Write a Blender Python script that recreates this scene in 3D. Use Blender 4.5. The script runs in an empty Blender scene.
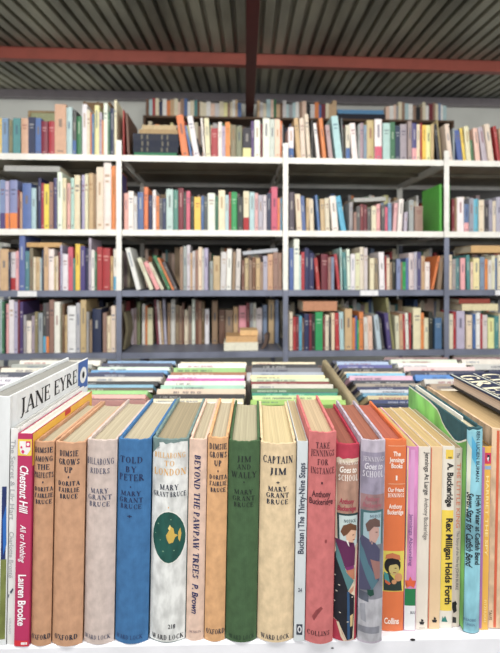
import bpy, bmesh, math, random
from mathutils import Vector, Matrix
random.seed(7)
C = bpy.context.scene.collection
F = 420.0; CX = 250.0; HY = 275.0; ZC = 1.35          # focal length in px, principal column, horizon row, eye height

# ------------------------------------------------------------------ materials
def lin(c):
    c = c/255.0
    return c/12.92 if c <= 0.04045 else ((c+0.055)/1.055)**2.4
def rgb(c, k=1.0, ds=.09):
    r, g, b = lin(c[0])*k, lin(c[1])*k, lin(c[2])*k; l = .3*r+.59*g+.11*b
    return (r+(l-r)*ds, g+(l-g)*ds, b+(l-b)*ds, 1)
MATS = {}
def mat(c, kind='paper', k=0.86):
    key = (tuple(c), kind)
    if key in MATS: return MATS[key]
    m = bpy.data.materials.new(kind+'_%d_%d_%d' % tuple(c)); m.use_nodes = True
    nt = m.node_tree; N = nt.nodes; L = nt.links; b = N['Principled BSDF']
    b.inputs['Base Color'].default_value = rgb(c, k)
    def coord(scale):
        t = N.new('ShaderNodeTexCoord'); mp = N.new('ShaderNodeMapping'); mp.inputs['Scale'].default_value = scale
        L.new(t.outputs['Object'], mp.inputs['Vector']); return mp.outputs['Vector']
    def noise(vec, s, det=3):
        n = N.new('ShaderNodeTexNoise'); n.inputs['Scale'].default_value = s; n.inputs['Detail'].default_value = det
        L.new(vec, n.inputs['Vector']); return n.outputs['Fac']
    def vary(fac, c0, c1, lo=.35, hi=.65):
        r = N.new('ShaderNodeValToRGB'); r.color_ramp.elements[0].position = lo; r.color_ramp.elements[1].position = hi
        r.color_ramp.elements[0].color = rgb(c0, k); r.color_ramp.elements[1].color = rgb(c1, k)
        L.new(fac, r.inputs['Fac']); return r.outputs['Color']
    def bump(fac, st, dist=.0005):
        bp = N.new('ShaderNodeBump'); bp.inputs['Strength'].default_value = st; bp.inputs['Distance'].default_value = dist
        L.new(fac, bp.inputs['Height']); L.new(bp.outputs['Normal'], b.inputs['Normal'])
    dk = tuple(max(0, x*.93-2) for x in c); lt = tuple(min(255, x*1.03+4) for x in c)
    if kind == 'cloth':
        b.inputs['Roughness'].default_value = .8
        v = coord((1, 1, .8)); f = noise(v, 130, 9)
        col = vary(f, dk, lt, .3, .7)
        w = noise(coord((1, 1, 1)), 900, 1); bump(w, .35, .0003)
        # scattered stains
        f2 = noise(coord((1, 1, .6)), 28, 5); mx = N.new('ShaderNodeMix'); mx.data_type = 'RGBA'
        rr = N.new('ShaderNodeValToRGB'); rr.color_ramp.elements[0].position = .62; rr.color_ramp.elements[1].position = .72
        rr.color_ramp.elements[1].color = (.45, .45, .45, 1)
        L.new(f2, rr.inputs['Fac']); L.new(rr.outputs['Color'], mx.inputs['Factor'])
        L.new(col, mx.inputs['A']); mx.inputs['B'].default_value = rgb(tuple(x*.88 for x in c), k)
        L.new(mx.outputs['Result'], b.inputs['Base Color'])
    elif kind == 'worn':
        b.inputs['Roughness'].default_value = .55
        f = noise(coord((1, 1, .5)), 110, 8); L.new(vary(f, tuple(x*.87 for x in c), lt, .35, .6), b.inputs['Base Color'])
        bump(f, .3)
    elif kind == 'wash':
        b.inputs['Roughness'].default_value = .45
        f = noise(coord((1, 1, .4)), 38, 4); L.new(vary(f, tuple(min(255, x*.8) for x in c), tuple(min(255, x*1.15+12) for x in c), .35, .65), b.inputs['Base Color'])
    elif kind == 'pages':
        b.inputs['Roughness'].default_value = .9
        f = noise(coord((1900, 8, 8)), 1.0, 5); L.new(vary(f, tuple(x*.86 for x in c), lt, .3, .7), b.inputs['Base Color'])
        bump(f, .12)
    elif kind == 'pages_edge':
        b.inputs['Roughness'].default_value = .9
        f = noise(coord((3, 3, 1500)), 1.0, 2); L.new(vary(f, tuple(x*.82 for x in c), lt, .3, .7), b.inputs['Base Color'])
    elif kind == 'paint':
        b.inputs['Roughness'].default_value = .45
        f = noise(coord((1, 1, 1)), 14, 5); L.new(vary(f, tuple(x*.93 for x in c), c, .3, .6), b.inputs['Base Color'])
    elif kind == 'metal':
        b.inputs['Roughness'].default_value = .5; b.inputs['Metallic'].default_value = .15
        f = noise(coord((1, .25, 1)), 9, 5); L.new(vary(f, dk, lt), b.inputs['Base Color'])
    elif kind == 'roof':
        b.inputs['Roughness'].default_value = .42; b.inputs['Metallic'].default_value = .25
        f = noise(coord((1, .3, 1)), 3, 6); L.new(vary(f, tuple(x*.75 for x in c), tuple(min(255, x*1.2) for x in c)), b.inputs['Base Color'])
    elif kind == 'plaster':
        b.inputs['Roughness'].default_value = .9
        f = noise(coord((1, 1, 1)), 2.5, 5); L.new(vary(f, tuple(x*.94 for x in c), c), b.inputs['Base Color'])
    elif kind == 'wood':
        b.inputs['Roughness'].default_value = .7
        f = noise(coord((2, 2, 30)), 4, 5); L.new(vary(f, tuple(x*.84 for x in c), lt), b.inputs['Base Color']); bump(f, .1)
    elif kind == 'concrete':
        b.inputs['Roughness'].default_value = .85
        f = noise(coord((1, 1, 1)), 6, 8); L.new(vary(f, dk, lt), b.inputs['Base Color'])
    elif kind == 'ink':
        b.inputs['Roughness'].default_value = .7
    else:
        b.inputs['Roughness'].default_value = .5
        f = noise(coord((1, 1, .5)), 60, 4); L.new(vary(f, tuple(x*.95 for x in c), c), b.inputs['Base Color'])
    MATS[key] = m; return m

# ------------------------------------------------------------------ object helpers
class MB:
    def __init__(s): s.v = []; s.f = []; s.m = []
    def face(s, pts, mi=0):
        n = len(s.v); s.v += [tuple(p) for p in pts]; s.f.append(tuple(range(n, n+len(pts)))); s.m.append(mi)
    def add(s, vs, fs, mi=0):
        n = len(s.v); s.v += [tuple(p) for p in vs]
        for f in fs: s.f.append(tuple(i+n for i in f)); s.m.append(mi)
    def box(s, x0, x1, y0, y1, z0, z1, mi=0):
        s.add([(x0,y0,z0),(x1,y0,z0),(x1,y1,z0),(x0,y1,z0),(x0,y0,z1),(x1,y0,z1),(x1,y1,z1),(x0,y1,z1)],
              [(0,3,2,1),(4,5,6,7),(0,1,5,4),(1,2,6,5),(2,3,7,6),(3,0,4,7)], mi)
    def prism(s, poly, z0, z1, mi=0, jit=None):
        n = len(poly); a = [(x,y,z0) for x,y in poly]; b = [(x,y,z1+(jit[i] if jit else 0)) for i,(x,y) in enumerate(poly)]
        s.add(a+b, [tuple(range(n-1,-1,-1)), tuple(range(n,2*n))]+[(i,(i+1)%n,(i+1)%n+n,i+n) for i in range(n)], mi)
    def build(s, name, mats, parent=None, bevel=0, smooth=False, seg=2):
        me = bpy.data.meshes.new(name); me.from_pydata(s.v, [], s.f)
        if not isinstance(mats, (list, tuple)): mats = [mats]
        for m in mats: me.materials.append(m)
        me.polygons.foreach_set('material_index', s.m)
        if smooth: me.polygons.foreach_set('use_smooth', [True]*len(me.polygons))
        me.update()
        o = bpy.data.objects.new(name, me); C.objects.link(o)
        if parent: o.parent = parent
        if bevel:
            b = o.modifiers.new('bevel', 'BEVEL'); b.width = bevel; b.segments = seg; b.limit_method = 'ANGLE'
        return o
def empty(name, loc, rot=(0,0,0)):
    o = bpy.data.objects.new(name, None); o.empty_display_size = .02; C.objects.link(o); o.location = loc; o.rotation_euler = rot; return o
def tag(o, label=None, cat=None, group=None, kind=None):
    if label and not 4 <= len(label.split()) <= 16: print('LABEL', label)
    if label: o['label'] = label
    if cat: o['category'] = cat
    if group: o['group'] = group
    if kind: o['kind'] = kind
    return o

# ------------------------------------------------------------------ lettering
TK, TN = .17, .065
def st(x1, y1, x2, y2, t): return ('l', x1, y1, x2, y2, t)
def sf(x, y, w=.34): return ('s', x, y, w)
def arc(cx, cy, rx, ry, a0, a1): return ('a', cx, cy, rx, ry, a0, a1)
G = {
 'A': (.86, [st(.1,0,.43,1,TN), st(.43,1,.74,0,TK), st(.2,.34,.64,.34,TN), sf(.1,0), sf(.74,0)]),
 'B': (.74, [st(.16,0,.16,1,TK), arc(.3,.75,.28,.25,-90,90), arc(.3,.27,.34,.27,-90,90), st(.1,.97,.32,.97,TN), st(.1,.52,.32,.52,TN), st(.1,.03,.32,.03,TN)]),
 'C': (.8, [arc(.47,.5,.4,.5,50,310), st(.73,.7,.73,.92,TN), st(.73,.1,.73,.25,TN)]),
 'D': (.86, [st(.16,0,.16,1,TK), arc(.32,.5,.46,.5,-90,90), st(.05,.97,.34,.97,TN), st(.05,.03,.34,.03,TN)]),
 'E': (.7, [st(.16,0,.16,1,TK), st(.05,.97,.62,.97,TN), st(.16,.52,.48,.52,TN), st(.05,.03,.65,.03,TN), st(.61,.76,.61,1,TN), st(.64,0,.64,.25,TN), st(.48,.42,.48,.62,TN)]),
 'F': (.66, [st(.16,0,.16,1,TK), st(.05,.97,.6,.97,TN), st(.16,.52,.46,.52,TN), st(.6,.76,.6,1,TN), sf(.16,0)]),
 'G': (.86, [arc(.47,.5,.4,.5,50,300), st(.72,.08,.72,.46,TK), st(.56,.46,.86,.46,TN), st(.73,.72,.73,.92,TN)]),
 'H': (.92, [st(.17,0,.17,1,TK), st(.75,0,.75,1,TK), st(.17,.52,.75,.52,TN), sf(.17,0), sf(.17,1), sf(.75,0), sf(.75,1)]),
 'I': (.4, [st(.2,0,.2,1,TK), sf(.2,0), sf(.2,1)]),
 'J': (.5, [st(.3,.1,.3,1,TK), arc(.12,.1,.2,.24,-120,0), sf(.3,1)]),
 'K': (.84, [st(.16,0,.16,1,TK), st(.16,.42,.66,1,TN), st(.34,.6,.74,0,TK), sf(.16,0), sf(.16,1), sf(.66,1,.28), sf(.74,0)]),
 'L': (.68, [st(.16,0,.16,1,TK), st(.05,.03,.62,.03,TN), st(.61,0,.61,.28,TN), sf(.16,1)]),
 'M': (1.06, [st(.14,0,.14,1,TN), st(.16,1,.52,.05,TK), st(.52,.05,.88,1,TN), st(.9,0,.9,1,TK), sf(.14,0,.26), sf(.9,0), sf(.1,1,.2), sf(.93,1,.24)]),
 'N': (.9, [st(.14,0,.14,1,TN), st(.14,1,.76,0,TK), st(.76,0,.76,1,TN), sf(.14,0,.26), sf(.76,1,.26), sf(.08,1,.18)]),
 'O': (.9, [arc(.45,.5,.4,.5,0,360)]),
 'P': (.7, [st(.16,0,.16,1,TK), arc(.3,.73,.32,.27,-90,90), st(.05,.97,.32,.97,TN), st(.16,.47,.32,.47,TN), sf(.16,0)]),
 'R': (.82, [st(.16,0,.16,1,TK), arc(.3,.75,.3,.25,-90,90), st(.05,.97,.32,.97,TN), st(.16,.51,.32,.51,TN), st(.34,.5,.72,0,TK), sf(.16,0), sf(.76,0,.2)]),
 'S': (.64, [arc(.32,.75,.23,.24,20,270), arc(.32,.27,.25,.26,-160,90), st(.55,.78,.55,.96,TN), st(.07,.06,.07,.24,TN)]),
 'T': (.78, [st(.39,0,.39,1,TK), st(.05,.97,.73,.97,TN), st(.06,.74,.06,1,TN), st(.72,.74,.72,1,TN), sf(.39,0)]),
 'U': (.88, [st(.17,.3,.17,1,TK), st(.72,.3,.72,1,TN), arc(.445,.32,.275,.31,180,360), sf(.17,1), sf(.72,1,.28)]),
 'V': (.84, [st(.12,1,.42,0,TK), st(.42,0,.72,1,TN), sf(.12,1), sf(.72,1,.28)]),
 'W': (1.16, [st(.1,1,.34,0,TK), st(.34,0,.58,.95,TN), st(.56,1,.8,0,TK), st(.8,0,1.04,1,TN), sf(.1,1), sf(1.04,1,.26)]),
 'X': (.84, [st(.12,1,.72,0,TK), st(.12,0,.72,1,TN), sf(.12,1), sf(.72,0)]),
 'Y': (.84, [st(.12,1,.42,.45,TK), st(.42,.45,.72,1,TN), st(.42,0,.42,.5,TK), sf(.12,1), sf(.72,1,.26), sf(.42,0)]),
 '.': (.3, [st(.15,0,.15,.16,TK)]), '*': (.5, [st(.25,.3,.25,.7,TK*1.6)]), '+': (.7, [st(.35,.2,.35,.8,TK), st(.05,.5,.65,.5,TK)]),
}
CACHE = {}
def serif(text, wt=1.0, gap=.15, shear=0):
    key = ('S', text, wt, gap, shear)
    if key in CACHE: return CACHE[key]
    vs = []; fs = []
    def quad(a, b, c, d):
        n = len(vs); vs.extend([a,b,c,d]); fs.append((n,n+1,n+2,n+3))
    x = 0
    for ch in text:
        if ch == ' ': x += .42; continue
        w, prim = G[ch]
        for p in prim:
            if p[0] == 'l':
                _, x1, y1, x2, y2, t = p; t *= wt
                dx, dy = x2-x1, y2-y1; l = math.hypot(dx, dy) or 1
                if abs(dy) < 1e-6: nx, ny = 0, t/2
                else: nx, ny = t/2/max(.5, abs(dy)/l), 0
                quad((x+x1-nx,y1-ny),(x+x1+nx,y1+ny),(x+x2+nx,y2+ny),(x+x2-nx,y2-ny))
            elif p[0] == 's':
                _, a, b, w_ = p; h = .055*wt; y0 = b if b == 0 else b-h
                quad((x+a-w_/2,y0),(x+a+w_/2,y0),(x+a+w_/2,y0+h),(x+a-w_/2,y0+h))
            else:
                _, cx, cy, rx, ry, a0, a1 = p; n = max(6, int(abs(a1-a0)/18)); prev = None
                for i in range(n+1):
                    a = math.radians(a0+(a1-a0)*i/n); t = (TN+(TK-TN)*abs(math.cos(a)))*wt
                    o = (x+cx+rx*math.cos(a), cy+ry*math.sin(a)); ii = (x+cx+(rx-t)*math.cos(a), cy+(ry-max(TN*wt, t*.6))*math.sin(a))
                    if prev: quad(prev[0], o, ii, prev[1])
                    prev = (o, ii)
        x += w+gap
    vs = [(a+shear*b, b) for a, b in vs]
    CACHE[key] = (vs, fs, x-gap, 0, 1); return CACHE[key]
def sans(text, off=.012, shear=0.0):
    key = ('B', text, off, shear)
    if key in CACHE: return CACHE[key]
    cu = bpy.data.curves.new('t', 'FONT'); cu.body = text; cu.offset = off; cu.shear = shear; cu.resolution_u = 3
    o = bpy.data.objects.new('t', cu); C.objects.link(o); bpy.context.view_layer.update()
    me = bpy.data.meshes.new_from_object(o.evaluated_get(bpy.context.evaluated_depsgraph_get()))
    vs = [(v.co.x, v.co.y) for v in me.vertices]; fs = [tuple(p.vertices) for p in me.polygons]
    bpy.data.objects.remove(o); bpy.data.meshes.remove(me); bpy.data.curves.remove(cu)
    x0 = min(v[0] for v in vs); x1 = max(v[0] for v in vs); y0 = min(v[1] for v in vs); y1 = max(v[1] for v in vs)
    vs = [(v[0]-x0, v[1]) for v in vs]
    CACHE[key] = (vs, fs, x1-x0, y0, y1); return CACHE[key]

# ------------------------------------------------------------------ front row books
H = .39*369/F                        # eye height above the display table
ZT = ZC-H
LEAN = 3.7*.39/F/.186
YAW = -.012
class Book:
    def __init__(s, label, px0, px1, ytop, ybot, col, kind='hard', depth=.13, sag=None, prevx=None, pagecol=(186,174,146), ck=None, t=None, yaw=YAW, name='book'):
        s.D = F*H/(ybot-HY); s.kind = kind
        s.x0 = (px0-3.7-CX)/F*s.D if prevx is None else prevx+.0007
        s.x1 = (px1-3.7-CX)/F*s.D
        s.w = w = s.x1-s.x0; s.h = h = H-(ytop-HY)*s.D/F; s.xc = (s.x0+s.x1)/2
        hard = kind == 'hard'
        s.sag = sag if sag is not None else (min(.0055, w*.16) if hard else .0004)
        s.depth = depth; s.t = t = t or (.0024 if hard else .0006)
        s.root = empty(name, (s.xc, s.D, ZT+.0002), (0, LEAN, yaw)); tag(s.root, label, 'book')
        s.root.location.z += abs(math.sin(LEAN))*w/2
        s.buckets = {}
        # cover: boards and spine in one wrap
        n = 14; q = s.sag
        out = [(-w/2, depth), (-w/2, q+.011), (-w/2+(.0011 if hard else 0), q+.006)] if hard else [(-w/2, depth)]
        out += [(-w/2+w*i/n, s.yf(-w/2+w*i/n)) for i in range(n+1)]
        out += [(w/2-.0011, q+.006), (w/2, q+.011), (w/2, depth)] if hard else [(w/2, depth)]
        inn = []
        for (x, y) in out:
            xx = max(-w/2+t, min(w/2-t, x)); yy = min(depth, y+t*(1.2 if abs(x) < w/2-.0012 else (1.2 if y < q+.004 else 0)))
            inn.append((xx, yy))
        m = MB(); N_ = len(out); rnd = random.Random(int(px0*10))
        jit = [(rnd.uniform(-.0006, .0003) if hard and abs(x) < w/2-.0005 and y < q+.004 else 0) for x, y in out]
        for i in range(N_-1):
            a, b, c, d = out[i], out[i+1], inn[i+1], inn[i]; za, zb = h+jit[i], h+jit[i+1]
            m.face([(a[0],a[1],0),(b[0],b[1],0),(b[0],b[1],zb),(a[0],a[1],za)])
            m.face([(d[0],d[1],0),(d[0],d[1],za),(c[0],c[1],zb),(c[0],c[1],0)])
            m.face([(a[0],a[1],za),(b[0],b[1],zb),(c[0],c[1],zb),(d[0],d[1],za)])
            m.face([(a[0],a[1],0),(d[0],d[1],0),(c[0],c[1],0),(b[0],b[1],0)])
        for i in (0, N_-1):
            a, d = out[i], inn[i]; m.face([(a[0],a[1],0),(a[0],a[1],h),(d[0],d[1],h),(d[0],d[1],0)])
        s.cover = m.build('cover', mat(col, ck or ('cloth' if hard else 'paper')), s.root)
        # page block
        e = .0001; dz = .0035 if hard else .0006; g = t+e
        m = MB(); pg = [(-w/2+g, depth-(.004 if hard else .001))]
        for i in range(9):
            x = -w/2+g+(w-2*g)*i/8; pg.append((x, s.yf(x)+t*1.2+.0006+(.002 if hard else 0)))
        pg.append((w/2-g, depth-(.004 if hard else .001)))
        if hard: pg += [(w/4, depth-.0065), (0, depth-.0075), (-w/4, depth-.0065)]
        m.prism(pg, .001 if not hard else .003, h-dz)
        m.build('page_block', mat(pagecol, 'pages'), s.root)
    def yf(s, u): return s.sag*(2*u/s.w)**2
    def uz(s, px, py):
        z = H-(py-HY)*s.D/F; x = (px-CX)/F*s.D
        return x-s.xc-LEAN*z, z
    def put(s, name, col, kind, lvl, vs, fs):
        hw = s.w/2-.0003
        k = (name, tuple(col), kind, lvl); mb = s.buckets.setdefault(k, MB()); e = .00008*(lvl+1)
        P = []
        for u, z in vs:
            u = max(-hw, min(hw, u)); z = max(.0004, min(s.h-.0006, z)); P.append((u, s.yf(u)-e, z))
        mb.add(P, fs)
    def T(s, text, y, h, w, col=(30,30,45), font='S', name='title', px=None, wt=1.0, lvl=3, arch=0):
        h *= .84 if font == "S" else .95; wt *= 1.15; w *= .94
        vs, fs, tw, a, b = serif(text, wt) if font == 'S' else sans(text, .02*wt, .25 if font == 'I' else 0)
        c = px if px is not None else None
        u0, z0 = s.uz(0, y); k = s.D/F
        cu = 0 if c is None else s.uz(c, y)[0]
        H_ = 1 if font == 'S' else .73
        out = [(cu+(v[0]/tw-.5)*w*k, z0+(v[1]/H_-.5)*h*k) for v in vs]
        s.put(name, col, 'ink', lvl, out, fs)
    def V(s, text, y0, y1, h, col, px, font='B', name='title', up=False, wt=1.0, lvl=3):
        """line that runs down (or up) the spine from row y0 to row y1, centred on column px (given at the top of the book)"""
        vs, fs, tw, a, b = serif(text, wt, .1, .2 if font == 'SI' else 0) if font[0] == 'S' else sans(text, .02*wt, .3 if font == 'I' else 0)
        k = s.D/F; H_ = 1 if font[0] == 'S' else .73; out = []
        for v in vs:
            fr = v[0]/tw; yy = y0+(y1-y0)*fr; z = H-(yy-HY)*k
            du = (v[1]/H_-.5)*h*k
            if up: du = -du
            x = (px-CX)*k; uc = x-s.xc-LEAN*s.h
            out.append((uc+du, z))
        s.put(name, col, 'ink', lvl, out, fs)
    def rect(s, x0, y0, x1, y1, col, lvl=0, name='panel', kind='paper', n=14):
        a = s.uz(x0, y0)[0] if x0 is not None else -s.w/2; b = s.uz(x1, y0)[0] if x1 is not None else s.w/2
        zt = s.uz(0, y0)[1]; zb = s.uz(0, y1)[1]; vs = []; fs = []
        for i in range(n+1):
            u = a+(b-a)*i/n; vs += [(u, zb), (u, zt)]
            if i: fs.append((2*i-2, 2*i, 2*i+1, 2*i-1))
        s.put(name, col, kind, lvl, vs, fs)
    def poly(s, pts, col, lvl=1, name='jacket_picture', kind='paper'):
        q = [s.uz(*p) for p in pts]; bm = bmesh.new()
        f = bm.faces.new([bm.verts.new((u, 0, z)) for u, z in q])
        bmesh.ops.triangulate(bm, faces=[f]); 
        for i in range(1, 14):
            uu = -s.w/2+s.w*i/14
            if min(a for a, _ in q) < uu < max(a for a, _ in q): bmesh.ops.bisect_plane(bm, geom=bm.verts[:]+bm.edges[:]+bm.faces[:], plane_co=(uu,0,0), plane_no=(1,0,0))
        bm.verts.index_update()
        s.put(name, col, kind, lvl, [(v.co.x, v.co.z) for v in bm.verts], [tuple(v.index for v in f.verts) for f in bm.faces]); bm.free()
    def ell(s, cx, cy, rx, ry, col, lvl=1, name='jacket_picture', kind='paper', n=24):
        s.poly([(cx+rx*math.cos(2*math.pi*i/n), cy+ry*math.sin(2*math.pi*i/n)) for i in range(n)], col, lvl, name, kind)
    def done(s):
        for (name, col, kind, lvl), mb in s.buckets.items():
            o = mb.build(name, mat(col, kind), s.root)
        return s
INK = (32,34,52)
B = []
# 0 tall white hardback at the left edge
b = Book('tall white hardback with large black capitals along its cover, at the left edge', -22, 9, 397, 646, (232,236,238), 'hard', .182, sag=.001, pagecol=(150,150,145), ck='paper', name='book')
b.rect(2, 487, 6.4, 560, (30,50,110), 0, 'jacket_picture', 'worn'); b.rect(.5, 560, 6, 640, (120,130,60), 0, 'jacket_picture', 'worn')
b.poly([(2.5,520),(6,505),(6,545),(3,556)], (30,110,200), 1)
jb = b
m = MB(); vs, fs, tw, _, _ = serif('JANE EYRE', .95, .04); xr = b.w/2+.0004
ya, yb, zb, zt = .0175, .147, None, .0165
for_z = lambda h: H-h
m.add([(xr, ya+(yb-ya)*v[0]/tw, for_z(.1365)+v[1]*zt) for v in vs], fs)
m.build('title', mat((25,25,30), 'ink'), b.root)
m = MB(); m.face([(xr, .150, b.h-.037), (xr, .1805, b.h-.037), (xr, .1805, b.h-.0005), (xr, .150, b.h-.0005)]); m.build('cover_emblem', mat((45,95,175), 'paper'), b.root)
m = MB(); n = 28; cy, cz = .1655, b.h-.019
m.face([(xr+.0002, cy+.0105*math.cos(2*math.pi*i/n), cz+.0105*math.sin(2*math.pi*i/n)) for i in range(n)])
o = m.build('emblem_disc', mat((238,240,240), 'paper'), b.root)
m = MB(); m.face([(xr+.0004, cy+.0036*math.cos(2*math.pi*i/n), cz+.0045*math.sin(2*math.pi*i/n)) for i in range(n)]); m.build('emblem_figure', mat((25,25,30), 'ink'), b.root)
b.done(); B.append(b)
def nb(*a, **k):
    k.setdefault('prevx', B[-1].x1); b = Book(*a, **k); B.append(b); return b
# 1 white slim
b = nb('slim white book with faint grey spine lettering, between tall white and pink ones', 9, 18, 429, 645, (238,238,236), 'hard', .15, sag=.0004, t=.0012, ck='paper', pagecol=(226,222,210))
b.V('The Secret & Lily Hart', 440, 520, 5, (170,172,176), 13.7, 'B', wt=.3); b.V('Charlotte Brontë', 532, 578, 5, (170,172,176), 13.7, 'B', 'author', wt=.3)
b.poly([(10,592),(13,588),(13.5,590),(11,594)], (70,80,100), 2, 'spine_mark'); b.poly([(7,597),(9,594),(9,598)], (70,80,100), 2, 'spine_mark'); b.V('VIRAGO', 618, 634, 2.5, (190,192,196), 13.7, 'B', 'publisher_name', wt=.2)
b.done()
# 2 pink
b = nb('pink paperback with white title lettering and a yellow emblem square, left of the tan books', 18, 32, 434, 647, (196,38,98), 'soft', .142, pagecol=(228,224,212), t=.0008)
b.rect(None, 439.5, None, 456, (245,215,60), 0, 'emblem_square'); b.poly([(19.5,441.5),(30.5,441.5),(30.5,450),(27,455),(21,454),(19.5,449)], (245,240,240), 1, 'emblem')
b.rect(26, 441.5, 30.5, 447.5, (225,45,110), 2, 'emblem', n=2); b.ell(28.2, 444.5, 1.5, 1.7, (250,245,245), 3, 'emblem'); b.ell(23, 452, 1.5, 1.8, (225,45,110), 3, 'emblem'); b.ell(21.5, 447.5, 1.1, 1.2, (225,45,110), 3, 'emblem')
b.V('Chestnut Hill', 466, 514, 8.5, (250,245,248), 25.2, 'I', wt=1.1); b.V('All or Nothing', 525, 563, 6, (250,240,246), 25.2, 'I', 'subtitle', wt=.6); b.V('Lauren Brooke', 575, 626, 8, (250,245,248), 25.2, 'B', 'author', wt=1.2)
b.rect(None, 641, None, 646.6, (225,30,50), 0, 'spine_foot'); b.rect(21, 642.5, 25, 645, (250,240,240), 1, 'publisher_mark', n=2); b.rect(25.4, 642.5, 27, 645, (250,240,240), 1, 'publisher_mark', n=2)
m = MB(); xr = b.w/2+.0003; m.face([(xr,.001,b.h-.03),(xr,.141,b.h-.03),(xr,.141,b.h-.0003),(xr,.001,b.h-.0003)]); m.build('cover_picture', mat((243,185,40), 'paper'), b.root)
m = MB(); xr += .0002; m.face([(xr,.066,b.h-.006),(xr,.080,b.h-.006),(xr,.080,b.h-.0006),(xr,.066,b.h-.0006)]); m.build('cover_badge', mat((205,40,50), 'paper'), b.root)
b.done()
# 3, 4 tan series
TAN = (201,150,112); NV = (28,40,62)
b = nb('tan cloth hardback with dark blue lettering, right beside the pink paperback', 32, 53, 442.5, 646.5, TAN, 'hard', .126)
for t, y, h, w in (('DIMSIE',450.5,6.5,19),('AMONG',459.3,6.5,18.5),('THE',467.4,6.5,13),('PREFECTS',475.5,6.5,20.5)): b.T(t, y, h, w, NV, px=43, wt=1.25)
b.T('*', 482.5, 6, 2.2, NV, px=43)
for t, y, w in (('DORITA',489.6,19),('FAIRLIE',496,19),('BRUCE',502.3,17)): b.T(t, y, 5.2, w, NV, name='author', px=43, wt=1.3)
b.T('OXFORD', 637.5, 6, 20, NV, name='publisher_name', px=40, wt=1.2); b.done()
b = nb('tan cloth hardback with dark blue lettering, left of the greyish pink one', 53, 84, 443.5, 647, (203,153,116), 'hard', .127)
for t, y, h, w in (('DIMSIE',454,7,20),('GROWS',462.3,7,22.5),('UP',470.4,7,9)): b.T(t, y, h, w, NV, px=68.5, wt=1.25)
b.T('*', 477.5, 6, 2.2, NV, px=68.5)
for t, y, w in (('DORITA',484,23),('FAIRLIE',490.6,22),('BRUCE',497,19)): b.T(t, y, 5.4, w, NV, name='author', px=68.3, wt=1.3)
b.T('OXFORD', 638, 6, 25, NV, name='publisher_name', px=65, wt=1.2); b.done()
# 5
c5 = (84,88,112)
b = nb('pale greyish pink cloth hardback with slate lettering, between tan and blue books', 84, 116, 441, 645, (208,190,182), 'hard', .128)
b.T('BILLABONG', 462, 7.5, 29, c5, px=99.5); b.T('RIDERS', 471.5, 6.5, 21, c5, px=99.5)
for t, y, w in (('MARY',491.5,19),('GRANT',498,26),('BRUCE',504.8,22)): b.T(t, y, 5.8, w, c5, name='author', px=99, wt=1.1)
b.T('WARD LOCK', 638, 5, 27, c5, name='publisher_name', px=96.5); b.done()
# 6
c6 = (24,38,84)
b = nb('bright blue cloth hardback with navy lettering, left of the torn white jacket', 116, 150.5, 440.5, 644.5, (50,112,168), 'hard', .13)
b.T('TOLD', 460.6, 7.5, 25, c6, px=131); b.T('BY', 470, 7, 12, c6, px=131); b.T('PETER', 478.2, 7.8, 27, c6, px=131); b.T('*', 487.5, 5, 2, c6, px=130.5)
for t, y, w in (('MARY',494.2,22),('GRANT',500.8,26),('BRUCE',507.2,23)): b.T(t, y, 5.6, w, c6, name='author', px=130.5)
b.T('+', 517, 5, 6, c6, px=129.5, name='ornament'); b.T('WARD LOCK', 638, 5, 28, (36,66,118), name='publisher_name', px=128.5); b.done()
# 7
b = nb('thick book in chipped white jacket with dark green oval picture on its spine', 150.5, 188, 440, 643, (112,138,136), 'hard', .132, pagecol=(160,146,116))
WJ = (226,228,226)
b.rect(None, 456, None, 642.4, WJ, 0, 'dust_jacket', 'worn', 16)
b.poly([(159,444),(163,443),(166,445),(171,443),(176,444.5),(181,442.5),(187,443),(187.6,458),(151,458),(152,455),(156,452.5),(159.5,449)], WJ, 0, 'dust_jacket', 'worn')
OR = (226,170,84)
b.T('BILLABONG', 456, 6.5, 33, OR, px=169.5, wt=.9); b.T('TO', 464, 6.5, 11, OR, px=169.5, wt=.9); b.T('LONDON', 472.6, 8, 34, OR, px=169.5, wt=1.0)
b.T('MARY', 488, 6.5, 20, NV, px=169, name='author', wt=1.1); b.T('GRANT BRUCE', 495, 6, 35, NV, px=169, name='author', wt=1.1); b.T('*', 508, 5, 1.6, OR, px=168.5, name='ornament')
b.ell(168.5, 538, 17, 26.5, (240,240,232), 1, 'jacket_picture'); b.ell(168.5, 538, 16.4, 25.6, (18,84,74), 2, 'jacket_picture', 'worn')
GD = (216,178,70)
b.poly([(169,531),(171,527),(173.5,529),(174,534),(178,536),(175,538),(173,543),(169,544),(167,540),(169,538),(166,536)], GD, 3); b.poly([(178,533),(180,529),(181,535),(179.5,543),(178,540)], GD, 3); b.poly([(168,529),(170,525),(171,527),(170,531)], (240,220,130), 4)
for (x, y, r) in ((158,525,.9),(163,552,1),(174,551,.8),(160,541,.7),(155,535,.6),(171,520,.7)): b.ell(x, y, r, r*.8, (120,160,130), 3, n=8)
b.T('218', 627, 4.2, 8, (60,60,66), 'B' if False else 'S', px=172, name='number') if False else b.T('218', 627, 4.6, 7.5, (50,50,60), 'B', px=171.5, name='number')
b.T('WARD LOCK', 638, 5.8, 33, (28,30,38), name='publisher_name', px=167, wt=1.2); b.done()
# 8
b = nb('narrow peach book with navy italic title running down, right of the white jacket', 188, 207, 440, 641, (229,196,176), 'hard', .13)
b.V('BEYOND THE PAWPAW TREES', 455, 578, 6.0, (38,40,92), 198, 'SI', wt=1.5); b.V('P. Brown', 584, 614, 6.2, (38,40,92), 198, 'I', 'author', wt=1.2); b.T('METHUEN', 632, 2.6, 12, (110,90,110), px=195, name='publisher_name', wt=.8); b.done()
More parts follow.
